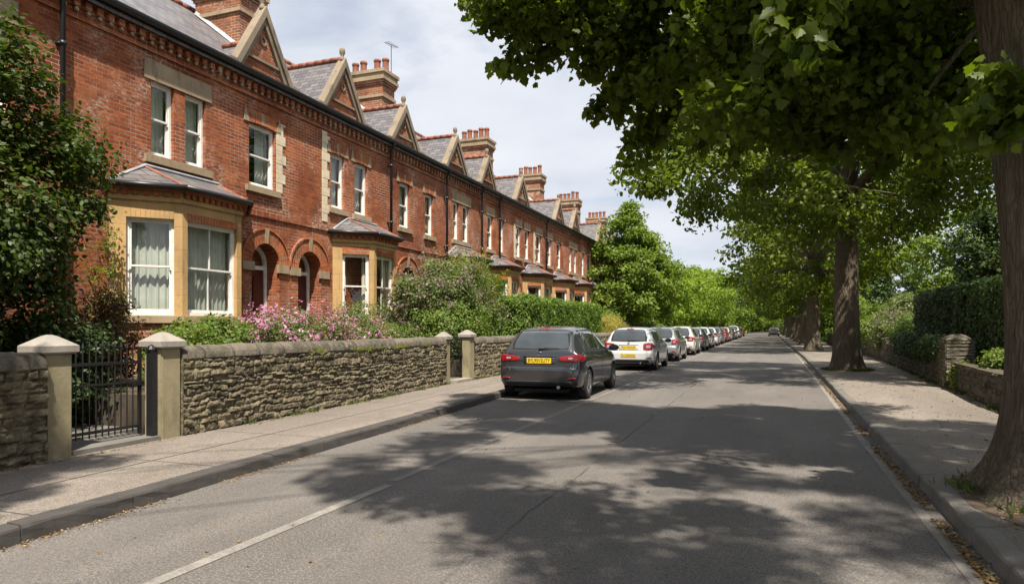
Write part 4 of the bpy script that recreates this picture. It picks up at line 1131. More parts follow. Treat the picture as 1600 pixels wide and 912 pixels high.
# ragged drooping sprays at the open edge of the near crown
SPR = []; tw = MB()
for (tx, ty, d) in [(762,8,8.6),(782,40,8.8),(790,104,9.0),(815,108,8.9),(845,92,9.1),(868,84,9.3),(900,58,9.2),(925,110,9.0),(930,182,9.4),(962,186,9.2),(985,236,9.5),(1003,246,9.5),(1015,200,9.2),(1045,205,9.4),(1062,150,9.0),(975,140,8.8),(880,40,8.6),(830,60,8.6),(1100,225,9.2),(1150,240,8.6),(1215,75,4.6),(1260,60,4.5),(1300,235,8.0),(1380,250,7.4),(1545,190,4.9),(1575,205,4.8),(1450,240,7.0)]:
    up_ = world_at(tx+rng0.uniform(35,80), ty-rng0.uniform(80,120), d+.25, 2.25, 6.62, .1); tip = world_at(tx, ty, d, 2.25, 6.62, .1)
    tw.tube(*limb(up_, tip, .012, .003, rng0, 5, .10)[:2], 5)
    for f in (.25,.45,.62,.78,.9,1.):
        SPR.append(tuple(up_[i]+(tip[i]-up_[i])*f+(.10*math.sin(math.pi*f)*1.0 if i == 2 else 0)+rng0.uniform(-.07,.07) for i in range(3)))
tw.build('twig', BARK, near)
foliage('hanging_spray', np.array(SPR), .20, 24, .115, MAPLE, LF['maple'], near, (-2,-1,5), 501, outw=.2, up=.45, rnd=.6, sizevar=.35, droop=1.3, squash=.8)
t2 = street_tree('second street tree, its trunk standing mid pavement past the sunny gap', 2.38, 24.2, -.3, -3.2, 7.6, (6.3,5.6,3.9), 430, 170, .135, LEAF5, r=.40, h=5.6, seed=9, extra=CAN2, cr=.70, flare=.55, zmin=3.9, cut=.38, inner=.4)
t3 = street_tree('third street tree along the right pavement', 2.5, 43.5, -.5, 0, 7.6, (6.6,6.4,4.2), 300, 100, .22, LEAF5, r=.40, h=5.4, flare=.55, seed=15, cr=.85, zmin=3.3, cut=.36, inner=.4, trunk_n=18)
LBL = ['fourth street tree along the right pavement, beyond the sunlit bands', 'fifth street tree down the right kerb', 'sixth street tree down the right kerb', 'seventh street tree down the right kerb near the oncoming car', 'eighth street tree far down the right kerb', 'ninth street tree far down the right kerb', 'last street tree of the right row, at the end of the road']
base = None
for k, (yy, sc) in enumerate([(57, .9),(68, 1.0),(82,1.02),(97,1.0),(114,1.05),(138,1.1),(170,1.2)]):
    if base is None:
        base = street_tree(LBL[0], 2.7, yy, -.4, 0, 7.0, (6.0,6.0,4.2), 230, 80, .27, OVAL, r=.38, h=5.0, seed=23, cr=.9, zmin=2.6, cut=.34, trunk_n=14, ntw=20, m='maple'); t = base
    else: t = copy_tree(base)
    t.location = (2.75, yy, .1); t.rotation_euler = (0,0,k*.35); t.scale = (sc,)*3; t['label'] = LBL[k]
for k, (xx, yy) in enumerate(((2.6,-12.0),(2.6,-30.0),(-13.5,-24.0))):
    t = copy_tree(base); t.location = (xx, yy, .1); t.rotation_euler = (0,0,2.+k); t['label'] = 'unseen street tree behind the viewpoint, added for reflections' ; t['group'] = 'unseen street trees added behind the viewpoint'  # never in view, added so that glass has trees to reflect
# earth pits and grass at the feet
for (x, y, a, b_) in ((2.3,6.3,.85,1.35),(2.4,24.1,.8,1.1),(2.5,43.4,.8,1.1)):
    n = 36; structure(mesh_from('tree_pit', [(max(kxr(y)+.15, x+a*math.cos(6.283*k/n)*(1+.12*math.sin(5*k))), y+b_*math.sin(6.283*k/n)*(1+.1*math.cos(3*k)), .124+.0*k) for k in range(n)], [tuple(range(n))], [EARTH]))
# left : street-side garden tree, lime row, dark backdrop
street_tree('bright green conical tree in a front garden beside the terrace end', -8.7, 44.5, 0, 0, 5.2, (2.9,2.9,4.5), 330, 100, .18, LEAF5, r=.20, h=3.6, seed=31, cr=.62, m='mid', group='garden trees behind the parked cars', zmin=1.9, cut=.30, inner=.2, trunk_n=12, name='garden_tree', extra=[(0,0,9.3),(.3,.1,8.7),(-.3,0,8.5),(.1,.3,9.0)])
lime = None
LL = ['first lime green garden tree right of the bright green conical tree', 'second lime green garden tree in the row behind the parked cars', 'third lime green garden tree in the row behind the parked cars', 'fourth lime green garden tree, rounded, near the far end of the parked cars', 'last lime green garden tree before the dark trees']
for k, (yy, sc, xx) in enumerate([(57,.95,-9.2),(66,1.05,-9.3),(76,1.16,-9.2),(87,1.3,-9.0),(99,1.4,-8.9)]):
    if lime is None:
        lime = street_tree(LL[0], xx, yy, 0, 0, 3.9, (3.6,3.8,2.9), 200, 80, .22, OVAL, r=.17, h=2.6, seed=41, cr=.65, m='lime', group='lime green garden trees', zmin=1.5, cut=.3, inner=.3, trunk_n=10, ntw=15, name='garden_tree'); t = lime
    else: t = copy_tree(lime)
    t.location = (xx, yy, .1); t.rotation_euler = (0,0,k*1.1); t.scale = (sc,)*3; t['label'] = LL[k]
far = None; frng = random.Random(5)
spots = [(-17,68,.80),(-20,82,.95),(-15,104,.98),(-19,118,1.15),(-14,130,1.05),(-12,146,1.1),(-18,150,1.3),(-10,166,1.15),(-14,184,1.35),(-9,200,1.3),(-3,228,1.5),(4,236,1.5),(-10,240,1.6),(10,226,1.4),(-26,100,1.1),(13,180,1.3),(12,140,1.15),(11,108,1.0),(12,84,.9)]
for k, (xx, yy, sc) in enumerate(spots):
    if far is None:
        far = street_tree('x', xx, yy, 0, 0, 6.6, (5.2,5.2,5.0), 230, 75, .34, OVAL, r=.35, h=4.5, seed=51, cr=1.0, m='far', group='dark trees at the far end of the street', zmin=.8, cut=.28, inner=.45, trunk_n=10, ntw=10, name='background_tree'); t = far
    else: t = copy_tree(far)
    t.location = (xx, yy, 0); t.rotation_euler = (0,0,k*1.7); t.scale = (sc,)*3
    t['label'] = 'dark green tree of the dense backdrop beyond the parked cars' if xx < -6 else ('dark green tree closing the end of the road' if xx < 9 else 'dark green garden tree behind the right row of street trees')

# ================================================================== GARDEN PLANTS
def bush(name, label, cat, x, y, z, rad, n, per, size, m, seed=1, cr=.25, tmpl=LEAF5, flowers=None, stems=True, group=None, cut=.3, inner=.3, up=.5, **kw):
    T = thing(name, label, cat, (x, y, z), group); rng = np.random.default_rng(seed)
    CL = clusters_ellipsoid((0, 0, rad[2]*.95), rad, n, rng, inner, cut, nscale=1.2, zmin=.05)
    if stems:
        mb = MB(); pr_ = random.Random(seed)
        for k in range(10):
            c = CL[pr_.randrange(len(CL))]; L = limb((c[0]*.15, c[1]*.15, -.1), tuple(c), .022, .006, pr_, 4, .05); mb.tube(L[0], L[1], 5)
        mb.build('stem', BARK, T)
    foliage('foliage', CL, cr, per, size, tmpl, LF[m], T, (0,0,rad[2]*.6), seed, up=up, squash=.8, **kw)
    if flowers:
        fm, fn, fs = flowers; out = CL[CL[:,2] > rad[2]*.75] if (CL[:,2] > rad[2]*.75).sum() > 8 else CL
        idx = rng.integers(0, len(out), fn); cc = out[idx]
        d = cc-np.array([0,0,rad[2]*.5]); d /= np.linalg.norm(d, axis=1, keepdims=True)
        cc = cc+d*(cr*.85)+rng.normal(size=cc.shape)*cr*.35
        P = np.repeat(cc, 7, axis=0)+rng.normal(size=(fn*7,3))*fs*.35; Nn_ = np.repeat(d, 7, axis=0)+rng.normal(size=P.shape)*.5
        leaf_obj('blossom', P, Nn_, fs*(.7+.6*rng.random(len(P))), OVAL, LF[fm], T, seed+3, 0)
    return T
def hedge_leaves(name, T, box, n, size, m, seed=1, bulge=.10, cut=0., rnd=.6):
    x0,x1,y0,y1,z0,z1 = box; rng = np.random.default_rng(seed)
    A = [(y1-y0)*(z1-z0)]*2+[(x1-x0)*(z1-z0)]*2+[(x1-x0)*(y1-y0)]; A = np.array(A)/sum(A); f = rng.choice(5, n, p=A); u, v = rng.random(n), rng.random(n)
    P = np.zeros((n,3)); Nn_ = np.zeros((n,3))
    X = lambda t: x0+(x1-x0)*t
    Yf = lambda t: y0+(y1-y0)*t
    Zf = lambda t: z0+(z1-z0)*t
    for k, (px, py, pz, nn) in enumerate((( [x0]*n, Yf(u), Zf(v), (-1,0,0)), ([x1]*n, Yf(u), Zf(v), (1,0,0)), (X(u), [y0]*n, Zf(v), (0,-1,0)), (X(u), [y1]*n, Zf(v), (0,1,0)), (X(u), Yf(v), [z1]*n, (0,0,1)))):
        q = f == k; P[q] = np.stack([np.array(px)[q], np.array(py)[q], np.array(pz)[q]], 1); Nn_[q] = nn
    # round the edges
    c = np.array([(x0+x1)/2, (y0+y1)/2, (z0+z1)/2]); hs = np.array([(x1-x0)/2, (y1-y0)/2, (z1-z0)/2]); r = .30
    q = P-c; inn = np.clip(q, -(hs-r), hs-r); d = q-inn; dl = np.linalg.norm(d, axis=1, keepdims=True); P = c+inn+d/np.maximum(dl, .001)*r
    Nn_ = Nn_*.5+d/np.maximum(dl, .001)
    nz_ = fbm(P*2.2, seed, 3)-.5; dep = -rng.random(n)**2*.16
    P = P+d/np.maximum(dl, .001)*((nz_*bulge*2.4)+dep+rng.random(n)**6*.10)[:,None]
    Nn_ = Nn_+rng.normal(size=P.shape)*rnd; Nn_[:,2] += .3
    leaf_obj(name, P, Nn_, size*(.7+.6*rng.random(n)), LEAF5, LF[m], T, seed+1, -.1)
def hedge(label, box, n, size, m, seed=1, name='clipped_hedge', group=None, bulge=.10):
    x0,x1,y0,y1,z0,z1 = box; T = thing(name, label, 'hedge', ((x0+x1)/2, y0, z0), group); cx_ = (x0+x1)/2
    b = (x0-cx_, x1-cx_, 0, y1-y0, 0, z1-z0)
    bm = bmesh.new(); bmesh.ops.create_cube(bm, size=1); s = .26
    bmesh.ops.scale(bm, vec=(b[1]-b[0]-s*2, b[3]-s*2, b[5]-s), verts=bm.verts); bmesh.ops.translate(bm, vec=(0, b[3]/2, (b[5]-s)/2), verts=bm.verts)
    bmesh.ops.subdivide_edges(bm, edges=bm.edges, cuts=3, use_grid_fill=True)
    me = bpy.data.meshes.new('twigs'); bm.to_mesh(me); bm.free(); me.materials.append(TWIG); o = bpy.data.objects.new('twigs', me); COL.objects.link(o); o.parent = T
    hedge_leaves('foliage', T, b, n, size, m, seed, bulge)
    return T
TWIG = simple('dark_twigs', (.022,.024,.012), 1, nscale=8, namt=.5)
G = GZ
# tall shrub at the left edge, its shade put into a darker leaf colour
T = bush('tall_shrub', 'tall dark leafy shrub at the left edge hiding the first house', 'shrub', -9.2, 5.0, G, (1.3,1.75,2.45), 360, 130, .08, 'laurel_shade', 61, cr=.36, cut=.30, inner=.3, trange=(0,.8))
bush('tall_shrub', 'dark shrub standing behind the nearest iron gate', 'shrub', -8.9, 6.0, .3, (.9,.8,.72), 110, 120, .065, 'dark', 62, cr=.28, cut=.3)  # here and below, dark leaf colour stands in for shade behind the gate
bush('shrub', 'dark bush behind the wall left of the gate', 'shrub', -8.2, 3.4, G, (.75,1.6,.6), 110, 110, .07, 'dark', 63, cr=.28)
bush('shrub', 'reddish leaved shrub between the tall dark shrub and the yellow bay', 'shrub', -9.4, 7.3, G, (.4,.6,.72), 70, 100, .05, 'red', 64, cr=.22)
bush('climbing_plant', 'thin climber growing up the corner of the yellow bay', 'climbing plant', -10.75, 8.4, G, (.14,.28,1.5), 46, 26, .05, 'mid', 65, cr=.2, cut=.3)
bush('shrub', 'fresh green shrub under the yellow sandstone bay', 'shrub', -8.75, 8.7, G, (.75,1.0,.52), 150, 110, .06, 'shrub', 66, cr=.2, cut=.28)
bush('shrub', 'low green shrub just inside the gate, left of the fresh green one', 'shrub', -8.0, 7.7, G, (.5,.75,.42), 90, 110, .05, 'shrub', 67, cr=.2)
bush('flowering_shrub', 'pink flowering shrub over the wall in front of the arched doors', 'flowering shrub', -8.55, 10.7, G, (.85,1.35,.62), 190, 75, .05, 'mixed', 68, cr=.22, flowers=('pink',620,.05))
bush('flowering_shrub', 'smaller pink flowering shrub at the right of the larger one', 'flowering shrub', -8.2, 12.5, G, (.6,.8,.45), 100, 75, .048, 'mixed', 69, cr=.2, flowers=('pink',170,.045))
bush('shrub', 'low yellow green shrub below the second bay', 'shrub', -8.2, 13.6, G, (.6,.9,.48), 110, 90, .05, 'shrub', 70, cr=.2, flowers=('purple',150,.05))
bush('shrub', 'loose grey green shrub close under the second bay window', 'shrub', -9.6, 14.6, G, (.7,1.0,.8), 110, 80, .05, 'mixed', 71, cr=.24)
bush('tall_shrub', 'large overgrown mixed shrub right of the second bay', 'shrub', -9.0, 18.1, G, (1.25,2.5,1.45), 380, 100, .075, 'mixed', 72, cr=.34, flowers=('purple',900,.08), cut=.3)
bush('tall_shrub', 'green overgrown shrub leaning over the small iron gate', 'shrub', -8.3, 17.0, G, (.8,1.7,.85), 200, 100, .065, 'shrub', 73, cr=.28)
bush('tall_shrub', 'tall climber mass with yellow green tips covering the third bay', 'climbing plant', -9.9, 21.8, G, (.85,2.3,1.75), 260, 90, .08, 'shrub', 74, cr=.34, flowers=('yellow',260,.08))
hedge('large clipped green hedge behind the dark grey car', (-9.5,-7.75,22.2,33.2,G-.1,2.62), 34000, .085, 'hedge', 75, bulge=.16)
bush('shrub', 'golden yellow grassy shrub past the clipped hedge', 'shrub', -8.0, 36.0, G, (.7,2.0,.75), 130, 90, .12, 'yellow', 76, cr=.34, tmpl=BLADE, up=.1)
bush('shrub', 'pale whitish shrub beside the golden one', 'shrub', -8.0, 39.5, G, (.6,1.5,.5), 80, 80, .10, 'purple', 77, cr=.3)
bush('tall_shrub', 'green bushes at the foot of the conical tree', 'shrub', -9.6, 42.5, G, (1.2,4.0,1.0), 170, 90, .12, 'mid', 78, cr=.45)
for k, (yy, mm, hh) in enumerate(((49,'shrub',.9),(55,'mid',1.1),(62,'mid',1.0),(70,'shrub',1.1),(79,'mid',1.2),(90,'mid',1.3))):
    bush('shrub', 'garden bush behind the parked cars, %s' % ['first past the conical tree','second past the conical tree','third past the conical tree','fourth past the conical tree','fifth past the conical tree','farthest one'][k], 'shrub', -8.7, yy, .3, (1.2,3.4,hh), 110, 70, .16, mm, 80+k, cr=.5, tmpl=OVAL, group='garden bushes behind the parked cars')
# right gardens
hedge('tall dark clipped hedge behind the right wall', (4.55,6.3,12.0,26.2,.5,2.62), 42000, .085, 'yew', 90, bulge=.10)
for k, (a, b_, z1) in enumerate(((19.0,21.6,1.25),(21.7,24.2,1.32),(24.3,27.0,1.30))):
    hedge(['low trimmed hedge hump nearest the rubble pier','middle low trimmed hedge hump on the right wall','farthest low trimmed hedge hump on the right wall'][k], (wxr(a)-.05, wxr(a)+.5, a, b_, .55, z1), 6500, .065, 'yew', 91+k, group='low trimmed hedges on the right wall', bulge=.07)
bush('shrub', 'yellow green plant growing at the foot of the rubble pier', 'shrub', 3.95, 17.2, .12, (.20,.32,.30), 40, 60, .06, 'ivy', 95, cr=.13)
bush('shrub', 'small bright plant on top of the near right wall', 'shrub', 4.2, 15.3, .62, (.3,.6,.22), 45, 70, .06, 'shrub', 96, cr=.16)
bush('shrub', 'bright green shrub spilling over the right wall past the hedge humps', 'shrub', 5.0, 28.6, .6, (.7,1.2,.7), 110, 90, .08, 'shrub', 104, cr=.3)
bush('flowering_shrub', 'shrub with small pale flowers leaning over the farther right wall', 'flowering shrub', 5.0, 32.3, .5, (.8,1.6,.75), 120, 90, .09, 'mixed', 105, cr=.33, flowers=('purple',300,.07))
bush('shrub', 'low green shrub over the farther right wall before the third tree', 'shrub', 5.0, 37.5, .5, (.8,2.2,.8), 120, 80, .10, 'shrub', 106, cr=.36)
bush('flowering_shrub', 'pale purple shrub beyond the tall dark hedge', 'flowering shrub', 6.1, 30.0, .4, (1.1,1.6,1.05), 150, 90, .09, 'purple', 97, cr=.35)
bush('shrub', 'grey green shrub beside the pale purple one', 'shrub', 5.6, 34.0, .4, (1.0,1.8,1.3), 140, 90, .10, 'mixed', 98, cr=.4)
bush('shrub', 'rounded green shrub far along the right wall', 'shrub', 5.9, 41.0, .4, (1.1,3.0,1.2), 130, 80, .12, 'mid', 99, cr=.45)
bush('shrub', 'dark bush far along the right wall behind the third tree', 'shrub', 5.7, 50.0, .4, (1.1,4.0,1.3), 130, 80, .15, 'mid', 100, cr=.5, tmpl=OVAL)
street_tree('small dark garden tree between the tall hedge and the right houses', 8.2, 28.5, 0, 0, 4.0, (2.0,2.2,2.0), 130, 90, .13, LEAF5, r=.12, h=2.4, seed=101, cr=.5, m='dark', group=None, zmin=1.9, cut=.3, trunk_n=10, ntw=15, name='garden_tree')
street_tree('garden tree with orange tinged leaves in front of the right house roof', 9.2, 21.5, 0, 0, 3.6, (1.7,2.2,1.7), 110, 90, .12, LEAF5, r=.11, h=2.2, seed=102, cr=.5, m='red', group=None, zmin=1.7, cut=.3, trunk_n=10, ntw=15, name='garden_tree')
street_tree('green garden tree right of the second street tree trunk', 9.5, 38, 0, 0, 4.8, (2.9,3.2,2.8), 170, 90, .17, LEAF5, r=.18, h=2.8, seed=103, cr=.6, m='mid', group=None, zmin=1.9, cut=.3, trunk_n=10, ntw=15, name='garden_tree')

# right hand houses (seen only in glimpses)
TILE = simple('red_roof_tile', (.30,.10,.055), .85, nscale=3, namt=.35, bmp=.4)
def right_house(label, y0, y1, x0=12.5, bm=0, eav=5.0, roofm=TILE, rg=3.4):
    H = thing('brick_house', label, 'house', (x0, y0, 0), 'houses behind the right gardens'); L = y1-y0; fr = ((0, L), (0,-1), (-1,0)); mb = MB()
    holes = [(L*.12,L*.12+1.1,3.0,4.3),(L*.45,L*.45+1.1,3.0,4.3),(L*.76,L*.76+1.1,3.0,4.3),(L*.12,L*.12+1.5,.9,2.3),(L*.68,L*.68+1.6,.9,2.3)]
    panel(mb, fr, 0, L, 0, eav, holes, .14); D = 7.
    mb.add([(0,0,0),(0,0,eav),(D/2,0,eav+rg),(D,0,eav),(D,0,0)], [(4,3,2,1,0)]); mb.add([(0,L,0),(0,L,eav),(D/2,L,eav+rg),(D,L,eav),(D,L,0)], [(0,1,2,3,4)])
    mb.add([(D,0,0),(D,L,0),(D,L,eav),(D,0,eav)], [(0,1,2,3)]); mb.add([(.2,.02,2.6),(.2,L-.02,2.6),(D,L-.02,2.6),(D,.02,2.6)], [(0,1,2,3)])
    mb.build('wall', BR[bm], H)
    s = MB()
    for h in holes: s.fbox(fr, h[0]-.1, h[1]+.1, -.03, .06, h[2]-.12, h[2]-.002); s.fbox(fr, h[0]-.1, h[1]+.1, .002, .02, h[3], h[3]+.25)
    s.build('lintel', SANDP, H)
    for h in holes: sash(H, fr, *h, curtain='sides', bars=1)
    d = MB(); d.fbox(fr, L*.45, L*.45+.95, -.05, .03, .3, 2.35); d.build('door', DOORM, H)
    rf = MB(); e = .3; k = rg/(D/2); t = .1
    V = [(-e,-e,eav-e*k+.08),(-e,L+e,eav-e*k+.08),(D/2,L+e,eav+rg+.08),(D/2,-e,eav+rg+.08),(D+e,L+e,eav-e*k+.08),(D+e,-e,eav-e*k+.08)]; V += [(a, b_, c-t) for a, b_, c in V]
    rf.add(V, [(3,2,1,0),(5,4,2,3),(6,7,8,9),(9,8,10,11),(0,1,7,6),(6,9,3,0),(9,11,5,3),(2,8,7,1),(4,10,8,2)])
    r = rf.build('roof', roofm, H)
    c = MB(); c.box(D/2-.5,D/2+.5,.2,.9,eav+1,eav+rg+1.2); c.box(D/2-.58,D/2+.58,.12,.98,eav+rg+1.0,eav+rg+1.12); ch = c.build('chimney', BR[3], r)
right_house('red tiled brick house glimpsed between the right tree trunks', 17, 27.5, bm=1)
right_house('slate roofed brick house behind the pale purple shrub', 29, 39, bm=2, roofm=SLATE, eav=4.6)
right_house('farther red tiled house behind the right gardens', 41, 52, bm=0)

# ================================================================== CARS
def pchip(x, xs, ys_):
    xs = np.asarray(xs, float); ys_ = np.asarray(ys_, float); h = np.diff(xs); d = np.diff(ys_)/h; m = np.zeros(len(xs))
    for i in range(1, len(xs)-1):
        if d[i-1]*d[i] > 0: w1 = 2*h[i]+h[i-1]; w2 = h[i]+2*h[i-1]; m[i] = (w1+w2)/(w1/d[i-1]+w2/d[i])
    m[0], m[-1] = d[0], d[-1]
    x = np.clip(x, xs[0], xs[-1]); i = np.clip(np.searchsorted(xs, x)-1, 0, len(h)-1); t = (x-xs[i])/h[i]
    return (ys_[i]*(2*t**3-3*t**2+1)+h[i]*m[i]*(t**3-2*t**2+t)+ys_[i+1]*(-2*t**3+3*t**2)+h[i]*m[i+1]*(t**3-t**2))
def carpaint(name, col, metal=.5, rough=.32):
    m, t, b = mat(name); nz = noise(t, opos(t), 900, 2)
    b.inputs['Metallic'].default_value = metal; b.inputs['Roughness'].default_value = rough
    b.inputs['Coat Weight'].default_value = 1; b.inputs['Coat Roughness'].default_value = .05
    dust = ramp(t, sep(t, opos(t))[2], .15, .55, (.45,.45,.45), (0,0,0))
    c = mixc(t, mth(t, 'MULTIPLY', dust, noise(t, opos(t), 5, 4)), col, (.16,.14,.12))
    t.links.new(c, b.inputs['Base Color']); return m
CARGL = simple('tinted_car_glass', (.022,.028,.030), .02, coat=1, spec=1.0, nscale=2.2, namt=.5)
REDL = simple('red_lamp_lens', (.24,.006,.012), .16, coat=.5)
REDD = simple('dark_red_lens', (.16,.006,.010), .2, coat=.5)
CLEARL = simple('clear_lamp_lens', (.30,.24,.25), .15, coat=.5)
PLATE = simple('yellow_plate', (.72,.50,.02), .5)
INK = simple('plate_ink', (.012,.012,.012), .6)
CHROME = simple('chrome', (.62,.62,.64), .16, 1)
RIMM = simple('alloy_rim', (.36,.36,.37), .3, .9)
TYRE = simple('tyre_rubber', (.018,.017,.017), .85, nscale=14, namt=.3)
PLASTIC = simple('black_trim_plastic', (.020,.020,.021), .6)
AMBER = simple('amber_lens', (.55,.10,.02), .3)
def make_car(label, paint, L=4.25, Wd=1.79, Hh=1.48, style=0, wb=2.60, detail=True):
    """faces +y, rear bumper at y=0, origin on the ground under the middle of the rear bumper"""
    T = thing('parked_car', label, 'car'); sL = L/4.25; sW = Wd/1.80; sH = Hh/1.49
    yk = lambda v: [a*sL for a in v]
    zt_y = [0,.010,.02,.060,.078,.11,.16,.33,.47,.56,.70,1.05,1.6,2.15,2.5,2.85,3.15,3.26,3.6,3.9,4.1,4.2,4.25]
    if style == 1: zt_z = [.60,.655,.672,.684,.80,.985,1.07,1.30,1.415,1.445,1.46,1.485,1.492,1.46,1.375,1.21,1.03,.995,.94,.86,.77,.66,.54]
    else: zt_z = [.60,.655,.672,.684,.82,.975,1.05,1.25,1.385,1.43,1.452,1.482,1.492,1.455,1.365,1.20,1.02,.985,.93,.85,.76,.65,.54]
    W_y = [0,.02,.08,.2,.5,1.2,2.2,3.1,3.65,3.95,4.12,4.22,4.25]; W_x = [.70,.765,.83,.868,.893,.90,.90,.893,.865,.80,.71,.58,.50]
    B_y = [0,.04,.12,.4,1.5,2.6,3.2,3.7,4.1,4.25]; B_z = [.55,.78,.90,.955,.935,.905,.88,.80,.66,.48]
    Z_y = [0,.03,.1,.35,.8,3.5,3.9,4.15,4.25]; Z_z = [.40,.32,.27,.23,.19,.19,.21,.25,.36]
    R_y = [0,.10,.2,.5,1.2,2.2,2.6,3.15,3.6,4.0,4.25]; R_x = [.60,.69,.655,.595,.60,.60,.615,.70,.70,.60,.40]
    ys_ = np.unique(np.concatenate([np.linspace(0,.12,19), np.linspace(.12,.7,16), np.linspace(.7,3.1,50), np.linspace(3.1,4.1,22), np.linspace(4.1,4.25,12)]))
    def section(y):
        zt = float(pchip(y, zt_y, zt_z)); w = float(pchip(y, W_y, W_x)); zb = float(pchip(y, Z_y, Z_z)); be = min(float(pchip(y, B_y, B_z)), zt-.05); wr = min(float(pchip(y, R_y, R_x)), w*.93)
        g = zt-be; hi = min(1, max(0, (g-.08)/.3)); wbelt = w*.955
        C = [(0,zb),(w*.55,zb),(w*.90,zb+.005),(w*.965,zb+.07),(w*.985,zb+.20*(be-zb)),(w*1.0,zb+.50*(be-zb)),(w*.992,zb+.74*(be-zb)),(w*.985,be-.07*(be-zb)*2),(wbelt+.006,be-.01),
             (wbelt-.022,be+.03*min(1, g/.1)), (wbelt+(wr-wbelt)*.45,be+g*.42), (wbelt+(wr-wbelt)*.83,be+g*.80), (wr*.99,zt-.085*g/.5-.012), (wr*.90,zt-.030*hi-.006), (wr*.6,zt-.006), (wr*.25, zt), (0,zt)]
        for _ in range(2):
            D = [C[0]]
            for a, b_ in zip(C[:-1], C[1:]): D += [(a[0]*.75+b_[0]*.25, a[1]*.75+b_[1]*.25), (a[0]*.25+b_[0]*.75, a[1]*.25+b_[1]*.75)]
            D.append(C[-1]); C = D
        return C
    S = [section(y) for y in ys_]; K = len(S[0]); V = []; F = []
    for y, sec in zip(ys_, S):
        ring = [(x*sW, y*sL, z*sH) for x, z in sec]+[(-x*sW, y*sL, z*sH) for x, z in sec[-2:0:-1]]; V += ring
    M = len(ring); V = np.array(V)
    for i in range(len(S)-1):
        for k in range(M): F.append((i*M+k, i*M+(k+1)%M, (i+1)*M+(k+1)%M, (i+1)*M+k))
    F.append(tuple(range(M))); F.append(tuple((len(S)-1)*M+k for k in range(M))[::-1])
    full = BVHTree.FromPolygons([Vector(v) for v in V], F)
    # wheel arches
    wy = [.72*sL, .72*sL+wb]; wr_ = .318; ar = .372; F2 = []; wz = wr_
    for y0 in wy:
        side = np.abs(V[:,0]) > .5*sW; d = np.hypot(V[:,1]-y0, V[:,2]-wz); q = side & (d < ar+.03) & (d > ar-.03) & (V[:,2] < .75)
        V[q,1] = y0+(V[q,1]-y0)*ar/d[q]; V[q,2] = wz+(V[q,2]-wz)*ar/d[q]
    for f in F:
        c = V[list(f)].mean(0)
        if len(f) == 4 and abs(c[0]) > .5*sW and any(math.hypot(c[1]-y0, c[2]-wz) < ar-.006 for y0 in wy) and c[2] < .74: continue
        F2.append(f)
    body = mesh_from('body', V, F2, [paint], T, smooth=True)
    bm = bmesh.new(); bm.from_mesh(body.data)
    bmesh.ops.delete(bm, geom=[v for v in bm.verts if not v.link_faces], context='VERTS')
    for e in bm.edges:
        if len(e.link_faces) == 2 and e.calc_face_angle(0) > R_(38): e.smooth = False
    bmesh.ops.recalc_face_normals(bm, faces=bm.faces); bm.to_mesh(body.data); bm.free()
    wa = MB()
    for y0 in wy:
        for s in (-1, 1):
            n = 26; V3 = []; F3 = []
            for k in range(n+1):
                a = -.25+(math.pi+.5)*k/n; p = (y0+ar*math.cos(a), max(.17, wz+ar*math.sin(a)))
                h_ = full.ray_cast(Vector((s*2, p[0], p[1])), Vector((-s,0,0)))[0]; xo = abs(h_.x) if h_ else .85*sW
                for (x, rr) in ((xo+.004, 1.0), (xo+.010, 1.035), (xo-.01, 1.06), (xo+.004, .985), (xo-.28, .98)):
                    V3.append((s*x, y0+(p[0]-y0)*rr, wz+(p[1]-wz)*rr))
            for k in range(n):
                b_ = 5*k; F3 += [(b_,b_+5,b_+6,b_+1),(b_+1,b_+6,b_+7,b_+2)]
            wa.add(V3, F3, 0)
            F3 = [(5*k+3,5*k+8,5*k+9,5*k+4) for k in range(n)]+[tuple(5*k+4 for k in range(n+1))]
            wa.add(V3, F3, 1)
    wa.box(-.55*sW,.55*sW,.15,L-.3,.16,.23,1)
    wa.build('wheel_arch', [paint, BLACK], T, smooth=False)
    # conforming patches
    def patch(name, quad, side, m, off=.004, nu=14, nv=8, round_=.25, parent=None, thick=0):
        """quad: 4 (a,b) corners CCW ; side 'rear' (a=x,b=z) / 'right','left' (a=y,b=z) / 'front'"""
        V = []; F = []; q = [Vector((a, b_)) for a, b_ in quad]
        for i in range(nu+1):
            for j in range(nv+1):
                s, t = 2*i/nu-1, 2*j/nv-1; s2 = s*math.sqrt(1-round_*t*t/1.0*.5); t2 = t*math.sqrt(1-round_*s*s*.5)
                u, v = (s2+1)/2, (t2+1)/2; p = (q[0]*(1-u)+q[1]*u)*(1-v)+(q[3]*(1-u)+q[2]*u)*v
                if side == 'rear': o_, d_ = Vector((p.x, -1, p.y)), Vector((0,1,0))
                elif side == 'front': o_, d_ = Vector((p.x, L+1, p.y)), Vector((0,-1,0))
                elif side == 'right': o_, d_ = Vector((2, p.x, p.y)), Vector((-1,0,0))
                else: o_, d_ = Vector((-2, p.x, p.y)), Vector((1,0,0))
                h_, n_, _, _ = full.ray_cast(o_, d_)
                if h_ is None or (side in ('rear',) and h_.y > 1.2):
                    h_, n_, _, _ = full.find_nearest(Vector((p.x, .1 if side == 'rear' else L-.1, p.y)) if side in ('rear','front') else Vector((.8 if side == 'right' else -.8, p.x, p.y)))
                if n_.dot(d_) > 0: n_ = -n_
                V.append(h_+n_*off)
        K = nv+1
        for i in range(nu):
            for j in range(nv):
                f = (i*K+j, (i+1)*K+j, (i+1)*K+j+1, i*K+j+1); F.append(f)
        if side in ('front', 'left'): F = [f[::-1] for f in F]
